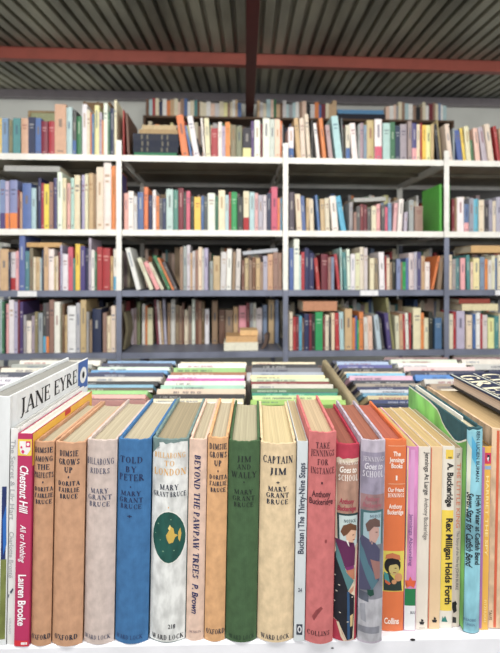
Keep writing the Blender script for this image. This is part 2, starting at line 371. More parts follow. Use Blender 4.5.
# 9
b = nb('orange tan hardback with dark title, standing directly left of the dark green book', 207, 228, 438, 642, (222,168,114), 'hard', .125)
for t, y, w in (('DIMSIE',447,18.5),('GROWS',455.3,18.5),('UP',463.7,8)): b.T(t, y, 7, w, NV, px=218, wt=1.25)
b.T('*', 471.4, 6, 2, NV, px=218)
for t, y, w in (('DORITA',477.6,18.5),('FAIRLIE',484,18),('BRUCE',490.4,16)): b.T(t, y, 5.2, w, NV, name='author', px=218, wt=1.3)
b.T('OXFORD', 632, 6, 20, NV, name='publisher_name', px=215, wt=1.2); b.done()
# 10
cg = (24,40,30)
b = nb('dark green cloth hardback with black lettering, between orange tan and cream books', 228, 260, 442.5, 643, (62,96,58), 'hard', .13, pagecol=(178,170,140))
b.T('JIM', 459.5, 7.2, 15, cg, px=244); b.T('AND', 467.4, 6, 15, cg, px=244); b.T('WALLY', 475.6, 7.2, 27, cg, px=244); b.T('*', 482.5, 5, 2, cg, px=244)
for t, y, w in (('MARY',492.5,20),('GRANT',499,24),('BRUCE',505.3,21)): b.T(t, y, 5.6, w, cg, name='author', px=243.5)
b.T('WARD LOCK', 638, 5, 27, (34,62,40), name='publisher_name', px=241.5); b.done()
# 11
b = nb('cream cloth hardback with bold dark capitals, between green and slim white books', 260, 297, 444.5, 643, (228,202,160), 'hard', .132, pagecol=(206,188,142))
b.T('CAPTAIN', 460.5, 8.6, 32, NV, px=278, wt=1.2); b.T('JIM', 472, 8.2, 17.5, NV, px=278, wt=1.2); b.T('+', 483, 4.5, 4.5, NV, px=278, name='ornament')
for t, y, w in (('MARY',489.6,20),('GRANT',496,24.5),('BRUCE',502.6,23)): b.T(t, y, 5.8, w, NV, name='author', px=277.5, wt=1.2)
b.T('WARD LOCK', 638, 5.6, 30, NV, name='publisher_name', px=275, wt=1.15); b.done()
# 12
b = nb('slim white paperback with title running up, left of the salmon pink hardback', 297, 308, 441.5, 641.5, (214,222,226), 'soft', .13, pagecol=(190,172,132))
b.V('The Thirty-Nine Steps', 528, 463, 6.2, (36,44,72), 302.5, 'B', up=True, wt=.9); b.V('Buchan', 554, 533, 6, (36,44,72), 302.5, 'B', 'author', up=True, wt=.9); b.rect(299, 530, 305, 530.7, (36,44,72), 2, 'rule', n=2)
b.T('24', 590, 4, 4, (50,56,80), 'B', px=300, name='number'); b.rect(296.5, 624.5, 302.5, 635, (60,66,80), 1, 'publisher_mark', n=2); b.ell(299.5, 629.5, 2.2, 3.6, (225,228,232), 2, 'publisher_mark', n=12); b.ell(299.5, 629.5, 1, 2.2, (40,44,60), 3, 'publisher_mark', n=10); b.done()
# 13
b = nb('salmon pink cloth hardback with dark lettering and a stained lower spine', 308, 337, 433, 644.5, (204,108,108), 'hard', .122, pagecol=(196,172,136))
c13 = (74,28,40)
b.T('TAKE', 446, 7.2, 15, c13, px=323); b.T('JENNINGS', 453.7, 7.6, 25, c13, px=323); b.T('FOR', 462.6, 7, 11.5, c13, px=323); b.T('INSTANCE', 471.3, 7.6, 25.5, c13, px=323); b.T('*', 483.5, 7, 3, c13, px=322, name='ornament')
b.T('Anthony', 494.5, 6.5, 20, c13, 'B', px=321.5, name='author', wt=.9); b.T('Buckeridge', 502, 6.5, 25, c13, 'B', px=321.5, name='author', wt=.9)
b.T('COLLINS', 634, 5.6, 24, c13, name='publisher_name', px=318.5, wt=1.1)
b.poly([(312,618),(316,611),(321,607),(323,609),(318,615),(314,622)], (150,62,66), 0, 'stain', 'worn'); b.ell(326, 542, 1.3, 2, (150,62,66), 0, 'stain', n=10); b.done()
# 14
def A_(x, y): return (330+x/6.22, 440+y/6.22)
def B_(x, y): return (330+x/5.775, 540+y/5.775)
b = nb('red book in torn jacket showing a boy in maroon and black', 337, 360.5, 445, 641.5, (186,44,72), 'hard', .125, pagecol=(150,84,66))
b.poly([A_(36,122),A_(60,114),A_(80,124),A_(110,116),A_(140,120),A_(182,116),A_(190,300),A_(186,653),B_(148,300),B_(140,585),B_(92,590),B_(46,476),B_(10,468),A_(30,653),A_(36,400)], (222,204,178), 0, 'dust_jacket', 'worn')
b.poly([A_(46,150),A_(182,140),A_(186,462),A_(46,462)], (178,136,116), 1, 'dust_jacket', 'worn')
b.T('JENNINGS', 463, 5, 21, (240,230,220), px=348.5, lvl=5); b.T('Goes to', 470, 6.4, 18, (245,238,230), 'I', px=348.5, lvl=5); b.T('SCHOOL', 478.3, 7.2, 21, (245,238,230), px=348.5, lvl=5)
b.T('Anthony', 501.5, 5.6, 16, (165,40,70), 'I', px=347, name='author', lvl=5, wt=1.2); b.T('Buckeridge', 508.8, 5.4, 20, (165,40,70), 'I', px=347, name='author', lvl=5, wt=1.2)
b.poly([A_(46,462),A_(182,460),A_(180,653),A_(50,653)], (30,62,66), 1); b.poly([A_(58,474),A_(174,474),A_(172,653),B_(130,60),B_(58,60)], (196,214,214), 2)
b.T('NOTICE', 521.3, 3.6, 13, (50,70,80), px=350, name='author', lvl=5, wt=1.2)
b.poly([A_(66,575),A_(82,535),A_(128,518),A_(168,540),A_(168,572),A_(132,560),A_(104,590),A_(84,602)], (112,70,44), 4)
b.poly([A_(95,585),A_(130,556),A_(166,566),A_(162,612),A_(142,645),B_(120,30),B_(96,8)], (228,182,152), 3)
b.rect(A_(140,0)[0], A_(0,592)[1], A_(152,0)[0], A_(0,597)[1], (60,36,30), 4, 'jacket_picture', n=2); b.rect(A_(142,0)[0], A_(0,622)[1], A_(156,0)[0], A_(0,627)[1], (150,50,50), 4, 'jacket_picture', n=2)
b.poly([B_(28,0),B_(60,2),B_(96,10),B_(112,42),B_(140,20),B_(148,60),B_(144,150),B_(90,165),B_(60,110),B_(35,50)], (100,34,84), 4)
b.poly([B_(92,4),B_(104,2),B_(112,40),B_(104,30)], (235,232,225), 5)
b.poly([B_(12,90),B_(50,60),B_(90,180),B_(104,300),B_(142,330),B_(140,430),B_(130,575),B_(98,580),B_(48,476),B_(12,462)], (22,24,36), 3, kind='worn')
b.poly([B_(36,20),B_(62,90),B_(95,190),B_(140,240),B_(105,296),B_(82,230),B_(38,110)], (84,134,138), 5)
b.poly([B_(92,178),B_(144,165),B_(144,232),B_(122,236)], (196,124,92), 4); b.poly([B_(84,160),B_(140,150),B_(140,170),B_(96,176)], (128,40,110), 5); b.poly([B_(112,292),B_(140,270),B_(136,300),B_(118,312)], (214,150,120), 5)
b.poly([B_(98,300),B_(112,300),B_(116,575),B_(100,575)], (44,84,126), 4); b.poly([B_(116,440),B_(134,432),B_(131,500),B_(117,505)], (214,186,130), 4)
for q in ((25,210),(48,262),(22,360),(52,420),(96,470),(124,330),(34,300)): b.poly([B_(q[0],q[1]),B_(q[0]+12,q[1]+2),B_(q[0]+9,q[1]+7),B_(q[0]+1,q[1]+5)], (222,212,196), 5)
b.poly([B_(38,478),B_(52,480),B_(70,540),B_(92,590),B_(84,598),B_(62,560)], (228,208,176), 5, 'dust_jacket', 'worn'); b.done()
# 15
b = nb('book in faded grey lilac jacket with washed out boy picture, left of the orange one', 360.5, 386.5, 441, 644, (186,176,192), 'hard', .125, pagecol=(158,92,70), ck='worn')
b.rect(None, 453, None, 495, (150,142,164), 0, 'dust_jacket', 'worn'); b.rect(None, 495, None, 511, (154,118,120), 0, 'dust_jacket', 'worn'); b.rect(None, 511, None, 600, (126,128,140), 0, 'dust_jacket', 'worn'); b.rect(None, 600, None, 642, (180,180,188), 0, 'dust_jacket', 'worn')
b.T('JENNINGS', 459.5, 5.6, 22, (208,202,214), px=374, lvl=5); b.T('Goes to', 466.5, 6.6, 19, (216,212,222), 'I', px=374, lvl=5); b.T('SCHOOL', 474.5, 7.4, 22, (220,216,226), px=373.5, lvl=5)
b.T('Anthony', 499, 5, 16, (170,96,108), 'I', px=372.5, name='author', lvl=5); b.T('Buckeridge', 505.5, 5, 20, (170,96,108), 'I', px=372.5, name='author', lvl=5)
b.poly([A_(196,445),A_(334,438),A_(330,653),A_(196,653)], (66,104,110), 1); b.poly([A_(212,458),A_(322,452),A_(318,653),A_(208,653)], (158,186,196), 2)
b.T('NOTICE', 516.5, 3.4, 12, (80,90,110), px=375.5, name='author', lvl=5)
b.poly([A_(222,530),A_(245,498),A_(282,487),A_(312,505),A_(314,545),A_(272,540),A_(245,570),A_(232,572)], (104,78,72), 4)
b.poly([A_(242,565),A_(274,540),A_(306,548),A_(306,600),A_(284,640),A_(262,653),A_(246,630)], (196,156,146), 3)
b.rect(A_(284,0)[0], A_(0,572)[1], A_(296,0)[0], A_(0,577)[1], (60,46,50), 5, 'jacket_picture', n=2)
b.poly([B_(162,10),B_(190,-20),B_(236,5),B_(262,20),B_(290,60),B_(284,240),B_(228,290),B_(160,300)], (76,76,106), 3)
b.poly([B_(166,0),B_(196,60),B_(222,140),B_(278,240),B_(242,292),B_(206,210),B_(174,110)], (78,118,134), 4); b.poly([B_(232,112),B_(290,130),B_(290,224),B_(262,230)], (156,110,104), 5)
b.poly([B_(158,300),B_(222,308),B_(222,362),B_(156,350)], (84,90,106), 3, kind='worn'); b.poly([B_(214,290),B_(250,286),B_(254,318),B_(232,328),B_(218,318)], (20,74,62), 4); b.poly([B_(156,505),B_(288,505),B_(288,545),B_(156,540)], (132,134,146), 2, kind='worn'); b.poly([B_(176,380),B_(204,370),B_(208,480),B_(180,470)], (150,152,162), 2, kind='worn')
b.done()
# 16 orange
b = nb('orange book with white lettering and a yellow framed spine picture', 386.5, 407, 440, 631.5, (232,116,54), 'hard', .125, sag=.0012, pagecol=(176,88,66), ck='paper')
W = (250,240,230)
for t, y, w in (('The',454,8),('Jennings',460,16),('Books',466,12)): b.T(t, y, 5, w, W, 'B', px=397)
b.T('1', 478, 5, 1.8, W, 'B', px=396.5, name='number'); b.T('Our Friend', 490, 4.6, 17, W, 'B', px=396); b.T('JENNINGS', 495.6, 4.6, 17.5, W, px=396, wt=1.2)
b.T('Anthony', 506.5, 5, 14, W, 'B', px=395.5, name='author'); b.T('Buckeridge', 512.3, 5, 17, W, 'B', px=395.5, name='author'); b.T('Collins', 621, 6.4, 15.5, W, 'B', px=391.5, name='publisher_name')
for y, q in ((446, 1), (484, 2)): b.rect(388.5, y, 405.5, y+.6, (246,190,150), q, 'rule')
b.rect(None, 551.5, None, 592, (226,208,74), 0, 'jacket_picture')
b.ell(392.6, 566, 8.2, 8.6, (28,26,26), 1); b.ell(394, 569.5, 5.2, 6, (206,186,110), 2); b.poly([B_(320,112),B_(324,88),B_(360,76),B_(404,90),B_(408,118),B_(360,106)], (204,116,70), 3)
b.poly([B_(318,130),B_(360,118),B_(408,128),B_(406,150),B_(380,140),B_(340,148),B_(330,170)], (24,22,24), 4); b.rect(394.5, 568, 396.5, 568.8, (30,26,26), 4, 'jacket_picture', n=2); b.rect(393, 572.5, 396, 573.2, (150,60,50), 4, 'jacket_picture', n=2)
b.poly([B_(310,205),B_(340,190),B_(372,230),B_(410,215),B_(416,295),B_(310,295)], (40,56,52), 2); b.poly([B_(312,185),B_(336,200),B_(346,250),B_(316,235)], (60,150,150), 3); b.poly([B_(316,230),B_(352,252),B_(340,262),B_(318,248)], (214,96,50), 4); b.ell(398.5, 577.5, 4, 4.2, (214,150,100), 4, n=14); b.ell(394, 582, 2.6, 2.4, (214,150,100), 4, n=12)
b.done()
# 17 pink thin
b = nb('thin pink and lilac paperback with an orange star above a green band', 407.8, 419, 447, 631, (216,132,188), 'soft', .122, pagecol=(192,164,104), ck='wash')
b.rect(None, 448, 408.8, 589, (238,214,150), 0, 'spine_stripe', n=2); b.rect(None, 470, 407.4, 560, (70,170,70), 1, 'spine_stripe', n=2); b.rect(411, 450, 415, 560, (226,160,210), 0, 'spine_stripe', n=2)
b.V('JUST WILLIAM' if False else 'Jennings Abounding', 514, 566, 3.4, (120,84,140), 412.8, 'B', wt=.4)
star = [(410.3+6.2*(1 if i % 2 == 0 else .45)*math.sin(math.pi*i/5), 583-6.6*(1 if i % 2 == 0 else .45)*math.cos(math.pi*i/5)) for i in range(10)]
b.poly(star, (240,98,50), 2, 'star'); b.rect(None, 589, None, 606, (22,128,74), 0, 'colour_band'); b.rect(None, 606, None, 630.6, (236,238,240), 0, 'label_band'); b.T('BLUE', 612.5, 2.8, 7, (120,124,134), 'B', px=413.5, name='number'); b.done()
# 18
b = nb('thin off-white paperback with small black lettering, right of the pink and green one', 419.5, 431, 447, 630, (236,226,212), 'soft', .122, pagecol=(186,156,100))
b.V('Jennings At Large', 452, 495, 4.6, (40,40,46), 427.5, 'B', wt=.7); b.V('Anthony Buckeridge', 498, 540, 4.4, (110,106,104), 427.5, 'B', 'author', wt=.4)
def ship(b, cx, cy, col=(26,26,30)): b.poly([(cx-2.6,cy),(cx+2.6,cy),(cx+1.8,cy+2.6),(cx-1.8,cy+2.6)], col, 2, 'publisher_mark'); b.poly([(cx-.6,cy-3),(cx+1.6,cy-2),(cx+1.4,cy-.3),(cx-.8,cy-.3)], col, 2, 'publisher_mark')
ship(b, 421.8, 622); b.rect(419, 628, 425, 628.4, (120,116,112), 1, 'publisher_mark', n=2); b.done()
# 19
b = nb('thin plain peach paperback with only a small black mark at its foot', 431.4, 443, 447, 629.5, (238,204,160), 'soft', .122, pagecol=(196,168,112)); b.rect(None, 448, 432.2, 629, (222,90,70), 0, 'spine_stripe', n=2); ship(b, 434.4, 620); b.done()
# 20
b = nb('thin white paperback with bold black title on a long yellow band', 443.6, 455.4, 446.5, 628.5, (238,230,216), 'soft', .122, pagecol=(190,160,104))
b.rect(446, 450, 453.5, 459.3, (245,208,60), 0, 'emblem_square', n=2); b.T('no', 457.3, 2.4, 4, (60,60,50), 'B', px=450, name='number'); b.V('A. Buckeridge', 463, 507, 6.2, (24,24,28), 451, 'B', 'author', wt=1.7)
b.rect(None, 510.5, None, 611, (248,216,62), 0, 'colour_band'); b.V('Rex Milligan Holds Forth', 518.5, 604.5, 6.6, (24,24,28), 451, 'B', wt=1.7)
b.poly([(441.6,622),(442.6,616.5),(443.6,619),(445,616),(446,619),(447.4,622)], (20,130,120), 2, 'publisher_mark'); b.done()
# 21
b = nb('very thin beige paperback with orange lettering, tucked left of the tall blue jacket', 455.8, 463, 448.5, 627, (226,210,196), 'soft', .122, pagecol=(180,160,120))
b.V('The', 453, 458, 3, (90,84,80), 458.5, 'B', 'subtitle', wt=.8); b.V('THE LITTLE KING', 463, 528, 3.8, (226,138,110), 459.3, 'B', wt=.9); b.V('The Story of the Film by JOHN BURKE', 531, 590, 2.8, (110,104,110), 459.5, 'B', 'author', wt=.4)
b.poly([(452.3,603),(455.5,601),(457,604),(455,607),(456.6,611),(453.5,613.6),(452,608)], (28,28,30), 2, 'publisher_mark'); b.poly([(452.6,617),(456,617.5),(456,623),(452.4,623)], (28,28,30), 2, 'publisher_mark'); b.done()
# 22 catfish
b = nb('tall book in a torn pale blue and green jacket over dark teal boards', 462.8, 484, 428, 634, (34,84,94), 'hard', .155, pagecol=(206,196,164))
b.rect(None, 432, None, 633.4, (132,196,216), 0, 'dust_jacket', 'wash', 16)
b.poly([(465.5,432.5),(467,430.5),(470,431.5),(473,429.5),(478,430.6),(483.4,428.9),(483.4,433),(465,433)], (140,204,226), 0, 'dust_jacket', 'wash')
b.rect(None, 436, 466.3, 633.4, (184,210,110), 1, 'dust_jacket', 'wash', 4); b.poly([(467,440),(472,450),(470,500),(467,520)], (214,222,196), 1, 'dust_jacket', 'wash'); b.poly([(472,436),(478,448),(476,466),(472,458)], (70,170,214), 1, 'dust_jacket', 'wash')
b.V('BEN LUCIEN BURMAN', 431.5, 482, 3.8, (40,60,80), 478.6, 'B', 'author', wt=.6); b.V('High Water at Catfish Bend', 495, 566, 5.8, (20,24,34), 480.2, 'I', wt=1.1, lvl=4); b.V('Seven Stars for Catfish Bend', 493, 568, 6, (20,24,34), 472, 'I', wt=1.2, lvl=4)
b.T('READERS', 620.5, 3, 12, (90,130,160), 'B', px=470.5, name='publisher_name', wt=.3); b.T('UNION', 625, 3, 9, (90,130,160), 'B', px=470.5, name='publisher_name', wt=.3)
# green torn jacket flap on the left board
m = MB(); xl = -b.w/2-.0004; hh = b.h
prof = [(.0015,.012),(.006,.0145),(.012,.018),(.018,.0205),(.024,.0215),(.03,.0205),(.038,.0185),(.046,.0165),(.054,.0125),(.06,.007),(.066,.0035),(.074,.0025),(.085,.001),(.10,.0006),(.153,.0006)]
for (y0, d0), (y1, d1) in zip(prof, prof[1:]): m.face([(xl,y0,.002),(xl,y0,hh-d0),(xl,y1,hh-d1),(xl,y1,.002)])
m.build('jacket_flap', mat((112,190,84), 'wash'), b.root)
m = MB(); xl -= .0002
for (y0, d0), (y1, d1) in zip(prof, prof[1:]): m.face([(xl,y0,hh-d0-.0014),(xl,y0,hh-d0+.0004),(xl,y1,hh-d1+.0004),(xl,y1,hh-d1-.0014)])
m.build('torn_edge', mat((236,236,226), 'paper'), b.root)
m = MB(); m.box(b.w/2-.0068, b.w/2-.0052, .03, .153, .1, b.h+.0006); m.build('jacket_fold', mat((240,240,232), 'paper'), b.root)
b.done()
# 23
b = nb('slim yellow paperback with lilac and blue side stripes, right of the tall blue jacket', 484, 492.2, 447, 630, (246,186,60), 'soft', .12, pagecol=(150,124,90))
b.rect(None, 447.6, 484.9, 629, (190,120,190), 0, 'spine_stripe', n=2); b.rect(491.2, 447.6, None, 629, (120,130,200), 0, 'spine_stripe', n=2); b.rect(485, 453, 491.2, 464, (222,50,90), 1, 'emblem_square', n=2); b.poly([(487,455),(489.6,455),(489.8,460),(488,461.6),(487.4,458)], (30,40,60), 2, 'emblem'); b.poly([(486.6,458),(489,457),(488,462)], (240,240,240), 3, 'emblem')
b.rect(485, 466, 491.2, 469.6, (150,180,216), 1, 'emblem_square', n=2); b.V('Spangles and Sawdust' if False else 'HARRIET THE SPY', 476, 556, 3, (250,228,150), 488, 'B', wt=.9); b.V('FITZHUGH', 600, 622, 2.6, (250,228,150), 488, 'B', 'author', wt=.6); b.done()
# 24, 25
b = nb('thick tan hardback with orange red spine stripes, carrying the dark flat book at right edge', 492.2, 545, 430, 630, (224,190,154), 'hard', .155, pagecol=(186,156,108), ck='worn', sag=.0012)
b.V('TALES', 612, 622, 3, (90,70,50), 494.5, 'B', wt=.4)
for i in range(5): b.rect(497.5+i*9, 432, 500+i*9, 629, (224,96,56), 1+i, 'spine_stripe', n=2)
b.done()
# dark book lying flat on top
ztop = B[-1].h+ZT+.0012
root = empty('book', (.2657, .40, ztop), (0, -.06, YAW*.3)); tag(root, 'thick navy book with big cream lettering, lying flat on the right edge of the row', 'book')
Lx, Ly, Th = .135, .158, .0165
m = MB(); m.box(0, Lx, 0, Ly, 0, .0022); m.build('back_board', mat((24,26,32), 'paper'), root, .0006)
m = MB(); m.box(0, Lx, 0, Ly, Th-.0022, Th); m.build('front_board', mat((34,44,78), 'paper'), root, .0006)
m = MB(); m.box(.0035, Lx-.004, .0035, Ly-.0035, .0023, Th-.0023); m.build('page_block', mat((222,196,172), 'pages_edge'), root)
m = MB()
for txt, xa, xb_, ya, yb in (('GREAT', .005, .026, .15, .012), ('CIRCUS', .033, .056, .15, .012)):
    vs, fs, tw, _, _ = serif(txt, 1.3)
    m.add([(xb_-v[1]*(xb_-xa) if False else xa+(1-v[1])*(xb_-xa)*-1+ (xb_-xa), ya+(yb-ya)*v[0]/tw, Th+.0003) for v in vs], fs)
m.build('title', mat((226,220,190), 'ink'), root)
ob = MB(); ob.box(.001, .003, .002, Ly-.002, Th, Th+.0003); ob.box(.029, .0305, .004, Ly-.004, Th, Th+.0003); ob.build('cover_rule', mat((200,205,190), 'ink'), root)

# ------------------------------------------------------------------ display table
WH = (244,245,252)
tb = empty('display_table', (0, .375, ZT)); tag(tb, 'white painted display table holding the front row and the magazine bins', 'table')
tb.rotation_euler.z = .0246; tb.location.y = .3925
m = MB(); m.box(-1.15, 1.15, 0, 1.17, -.03, 0); m.build('table_top', mat(WH, 'paint'), tb, .002)
m = MB(); m.box(-1.12, 1.12, .012, .03, -.13, -.0302); m.build('apron', mat(WH, 'paint'), tb, .001)
for sx in (-1.1, 1.04):
    for sy in (.035, 1.09):
        m = MB(); m.box(sx, sx+.06, sy, sy+.06, -ZT+.0004, -.0302); m.build('leg', mat(WH, 'paint'), tb, .002)
m = MB(); rnd = random.Random(3)
for (x, z, r) in ((.1535, -.0012, .0022), (.0775, -.0075, .0012), (-.2, -.009, .0012)):
    m = MB(); m.face([(x+r*(1+.5*rnd.random())*math.cos(a*.785), -.0003, z+r*.6*math.sin(a*.785)) for a in range(8)])
    m.build('paint_chip', mat((40,38,40), 'ink'), tb)

# ------------------------------------------------------------------ bins of slanted thin books
CB = .26; LA = math.radians(62)
def bin_col(name, pxl, pxr, yref, rows, where):
    """pxl/pxr: edges of the column at picture row yref; rows: (row, colour, colour name)"""
    Yr = F*CB/(yref-HY); xl = (pxl-CX)/F*Yr; xr = (pxr-CX)/F*Yr
    Ys = [F*CB/(r[0]-HY) for r in rows]
    last = None
    for i, (r, col, cname) in enumerate([q[:3] for q in rows]):
        Y = Ys[i]; pitch = (Ys[i-1]-Ys[i]) if i else .03
        th = max(.004, min(.0165, pitch*math.cos(LA)*.82)); rn = random.Random(r*7+int(pxl))
        a = xl+rn.uniform(.001, .008); b_ = xr-rn.uniform(.001, .009)
        if len(r_ := rows[i]) > 3: a, b_ = xl+(xr-xl)*rows[i][3][0], xl+(xr-xl)*rows[i][3][1]
        w = b_-a; zt = ZC-CB; L = (zt-ZT-.001)/math.cos(LA)
        root = empty('magazine', ((a+b_)/2, Y+L*math.sin(LA), ZT+.001), (LA, 0, 0))
        # local z is along the page height (leaning to the camera), local y the thickness (up side)
        lab = 'thin %s magazine %s, %s' % (cname, ('behind the %s one' % rows[i+1][2]) if i+1 < len(rows) else 'nearest of its column', where)
        if lab in SEEN or len(lab.split()) > 16: raise Exception(lab)
        SEEN.add(lab)
        tag(root, lab, 'magazine', 'thin magazines slanted in the bins')
        m = MB(); e = .0009
        if th < .007 or rn.random() < .5:
            m.box(-w/2, w/2, 0, th, 0, L)
            m.build('cover', mat(col, 'paper'), root, .0008, seg=1)
        else:
            m.box(-w/2, w/2, 0, e, 0, L); m.box(-w/2, w/2, th-e, th, 0, L); m.box(-w/2, w/2, e, th-e, L-e, L)
            m.build('cover', mat(col, 'paper'), root)
            m = MB(); m.box(-w/2+.002, w/2-.002, e+.0001, th-e-.0001, .002, L-e-.0002); m.build('page_block', mat((214,206,188), 'pages'), root)
        if th > .005 and rn.random() < .7:
            m = MB(); q = rn.choice([(30,32,40),(238,236,230),(60,70,100),(30,32,40),tuple(int(c_*.5) for c_ in col)])
            m.face([(-w/2+.001, .0003, L+.0002), (w/2-.001, .0003, L+.0002), (w/2-.001, th*.28, L+.0002), (-w/2+.001, th*.28, L+.0002)]); m.build('spine_edge_band', mat(q, 'paper'), root)
        # spine lettering: a few word blocks
        lum = sum(col)/3; ic = (235,232,225) if lum < 110 else rn.choice([(40,40,60),(120,40,50),(60,80,110)])
        m = MB(); x = -w/2+rn.uniform(.01, .05); ic = tuple(int(.5*p+.5*q) for p, q in zip(ic, col)); n = rn.randint(9, 30)
        if th > .006:
            for k in range(n):
                if k and rn.random() < .16: continue
                g = rn.uniform(.0018, .003); m.face([(x+k*.0034, th*.34, L+.0003), (x+k*.0034+g, th*.34, L+.0003), (x+k*.0034+g, th*.66, L+.0003), (x+k*.0034, th*.66, L+.0003)])
            m.build('title', mat(ic, 'ink'), root)
SEEN = set(); ORD = ['first','second','third','fourth','fifth','sixth','seventh','eighth','ninth','tenth','eleventh','twelfth','thirteenth','fourteenth','fifteenth']
Kk=(26,28,34); Nn=(36,42,70); Wl=(226,224,230); Bl=(90,150,200); Gn=(110,180,110); Cr=(226,214,180)
bin_col('a', 104, 175, 366, [(365,(120,160,200),'pale blue'),(369,Nn,'navy'),(372,(206,222,206),'mint white'),(375,Bl,'blue'),(379,(30,40,80),'dark navy'),(383,(200,196,186),'pale grey',(.12,1)),(386,Kk,'black'),(389,(120,170,196),'aqua'),(392,(90,76,60),'brown'),(396,(140,196,120),'light green'),(400,(220,160,150),'pinkish')], 'second bin column from the left')
bin_col('b', 177.5, 248, 366, [(366,Cr,'cream'),(369,Wl,'lilac white'),(374,(140,186,110),'green'),(377,(150,96,60),'brown orange'),(380,(222,216,232),'pale lilac'),(383,(190,80,160),'magenta'),(387,(220,216,206),'off-white'),(391,(150,196,176),'pale teal'),(396,(214,192,168),'peach grey'),(400,Kk,'black'),(404,Cr,'cream')], 'third bin column from the left')
bin_col('c', 250, 318, 366, [(366,Cr,'cream'),(370,Kk,'black'),(374,(110,112,120),'grey'),(377,(150,160,176),'blue grey'),(380,(232,220,160),'pale yellow'),(383,(190,206,170),'greyish green'),(386,(120,30,36),'maroon'),(390,(200,196,184),'cream grey'),(394,(70,110,70),'dark green'),(397,(24,140,112),'teal green'),(401,(196,214,150),'lime'),(405,(150,190,90),'leaf green')], 'bin column left of the wooden divider')
bin_col('d', 334, 389.5, 366, [(364,Nn,'navy'),(367,(150,170,200),'pale blue'),(370,(66,70,140),'violet blue'),(373,Kk,'black'),(375,(206,190,160),'beige'),(378,(110,176,206),'sky blue'),(382,(206,164,186),'pink lilac'),(385,(40,44,60),'dark slate'),(388,(150,140,126),'taupe'),(391,(36,44,84),'dark navy'),(394,(186,190,196),'silver'),(397,(96,150,180),'aqua'),(401,(200,184,140),'sand'),(405,(36,52,100),'deep blue')], 'bin column right of the wooden divider')
bin_col('e', 392, 462, 366, [(361,(120,90,92),'mauve brown'),(365,(196,206,190),'pale green'),(369,(222,222,216),'white'),(373,(214,186,186),'pale pink'),(377,Nn,'navy'),(381,(60,120,190),'bright blue'),(386,(190,190,184),'light grey'),(391,(150,130,110),'taupe'),(396,(200,190,170),'cream')], 'rightmost bin column but one')
bin_col('f', 464, 532, 366, [(361,(120,90,92),'mauve brown'),(365,(206,200,190),'stone'),(370,(180,180,176),'grey'),(376,Nn,'navy'),(382,(210,190,160),'sand')], 'rightmost bin column')
bin_col('z', 18, 101, 366, [(362,(90,90,90),'dark grey'),(366,(222,218,206),'off-white'),(370,(150,156,150),'grey green'),(374,(214,210,196),'cream'),(379,(70,74,90),'slate'),(384,(210,206,214),'lilac grey')], 'leftmost bin column')
dv = empty('bin_divider', (.198, .842, ZT+.0005), (0, 0, -.030)); tag(dv, 'beige rounded wooden divider board standing between two bin columns', 'divider')
m = MB(); prof = [(-.0085,0),(.0085,0),(.0085,.083)]+[(.0085*math.cos(a*math.pi/8), .083+.0085*math.sin(a*math.pi/8)) for a in range(1,8)]+[(-.0085,.083)]
n = len(prof); Ld = .40
m.add([(x,0,z) for x,z in prof]+[(x,Ld,z) for x,z in prof], [tuple(range(n)), tuple(range(2*n-1,n-1,-1))]+[(i,i+n,(i+1)%n+n,(i+1)%n) for i in range(n)])
m.build('board', mat((172,156,120), 'wood'), dv); dv.location.x = .2095
br = empty('bin_rail', (0, 1.475, ZT+.0005), (0,0,.018)); tag(br, 'low brown wooden rail behind the bins at the back of the display table', 'rail')
m = MB(); m.box(-1.1, 1.1, 0, .012, 0, .022); m.build('rail_board', mat((96,80,76), 'wood'), br, .002)

# ------------------------------------------------------------------ shelving unit
AN = math.radians(3.2); DB = 2.2; ca, sa = math.cos(AN), math.sin(AN)
def hit(px, v=0):
    k = (px-CX)/F; y = (v+DB*ca)/(ca-k*sa); x = k*y
    return x*ca+(y-DB)*sa, y
def loc(u, v, z=0): return (u*ca-v*sa, DB+u*sa+v*ca, z)
def zat(py, y): return ZC-(py-HY)*y/F
S = [ZC+(HY-157)*DB/F, ZC+(HY-230.3)*DB/F, ZC+(HY-290.2)*DB/F, ZC+(HY-351.6)*DB/F]
S5 = S[3]-.36
TH = .031; DEP = .62
posts = [hit(119)[0]-.868*1.0, hit(119)[0], hit(285.5)[0], hit(446.5)[0], hit(446.5)[0]+.87]
sh = empty('shelving_unit', loc(0,0,0), (0,0,AN)); tag(sh, 'long double sided metal shelving unit, white above and grey below', 'shelving')
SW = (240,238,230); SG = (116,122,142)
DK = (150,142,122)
def shelfz(z, col, i, bays=(0,1,2,3)):
    for k in bays:
        a, b_ = posts[k]+.015, posts[k+1]-.015
        m = MB(); m.box(a+.0021, b_-.0021, .0021, DEP-.0021, z-.003, z)
        m.box(a+.0021, b_-.0021, DEP/2-.012, DEP/2+.012, z-.02, z-.003); dm = m
        m = MB()
        m.box(a, b_, .0, .002, z-TH, z); m.box(a, b_, DEP-.002, DEP, z-TH, z)   # folded lips
        m.box(a, a+.002, .002, DEP-.002, z-TH, z-.003); m.box(b_-.002, b_, .002, DEP-.002, z-TH, z-.003)
        o = m.build('shelf', mat(col, 'metal' if col == SG else 'paint'), sh)
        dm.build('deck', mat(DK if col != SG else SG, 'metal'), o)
        if i in (1, 2, 3):
            m = MB(); m.box(a, b_, DEP+.0003, DEP+.0015, z+.0005, S[i-1]-.004); m.build('gap_darkening_sheet', mat((66,64,60), 'metal'), sh)  # sheet added behind the open shelves to darken the gaps between books
for i, z in enumerate(S): shelfz(z, SW if i < 2 else SG, i)
shelfz(S5, SG, 5)
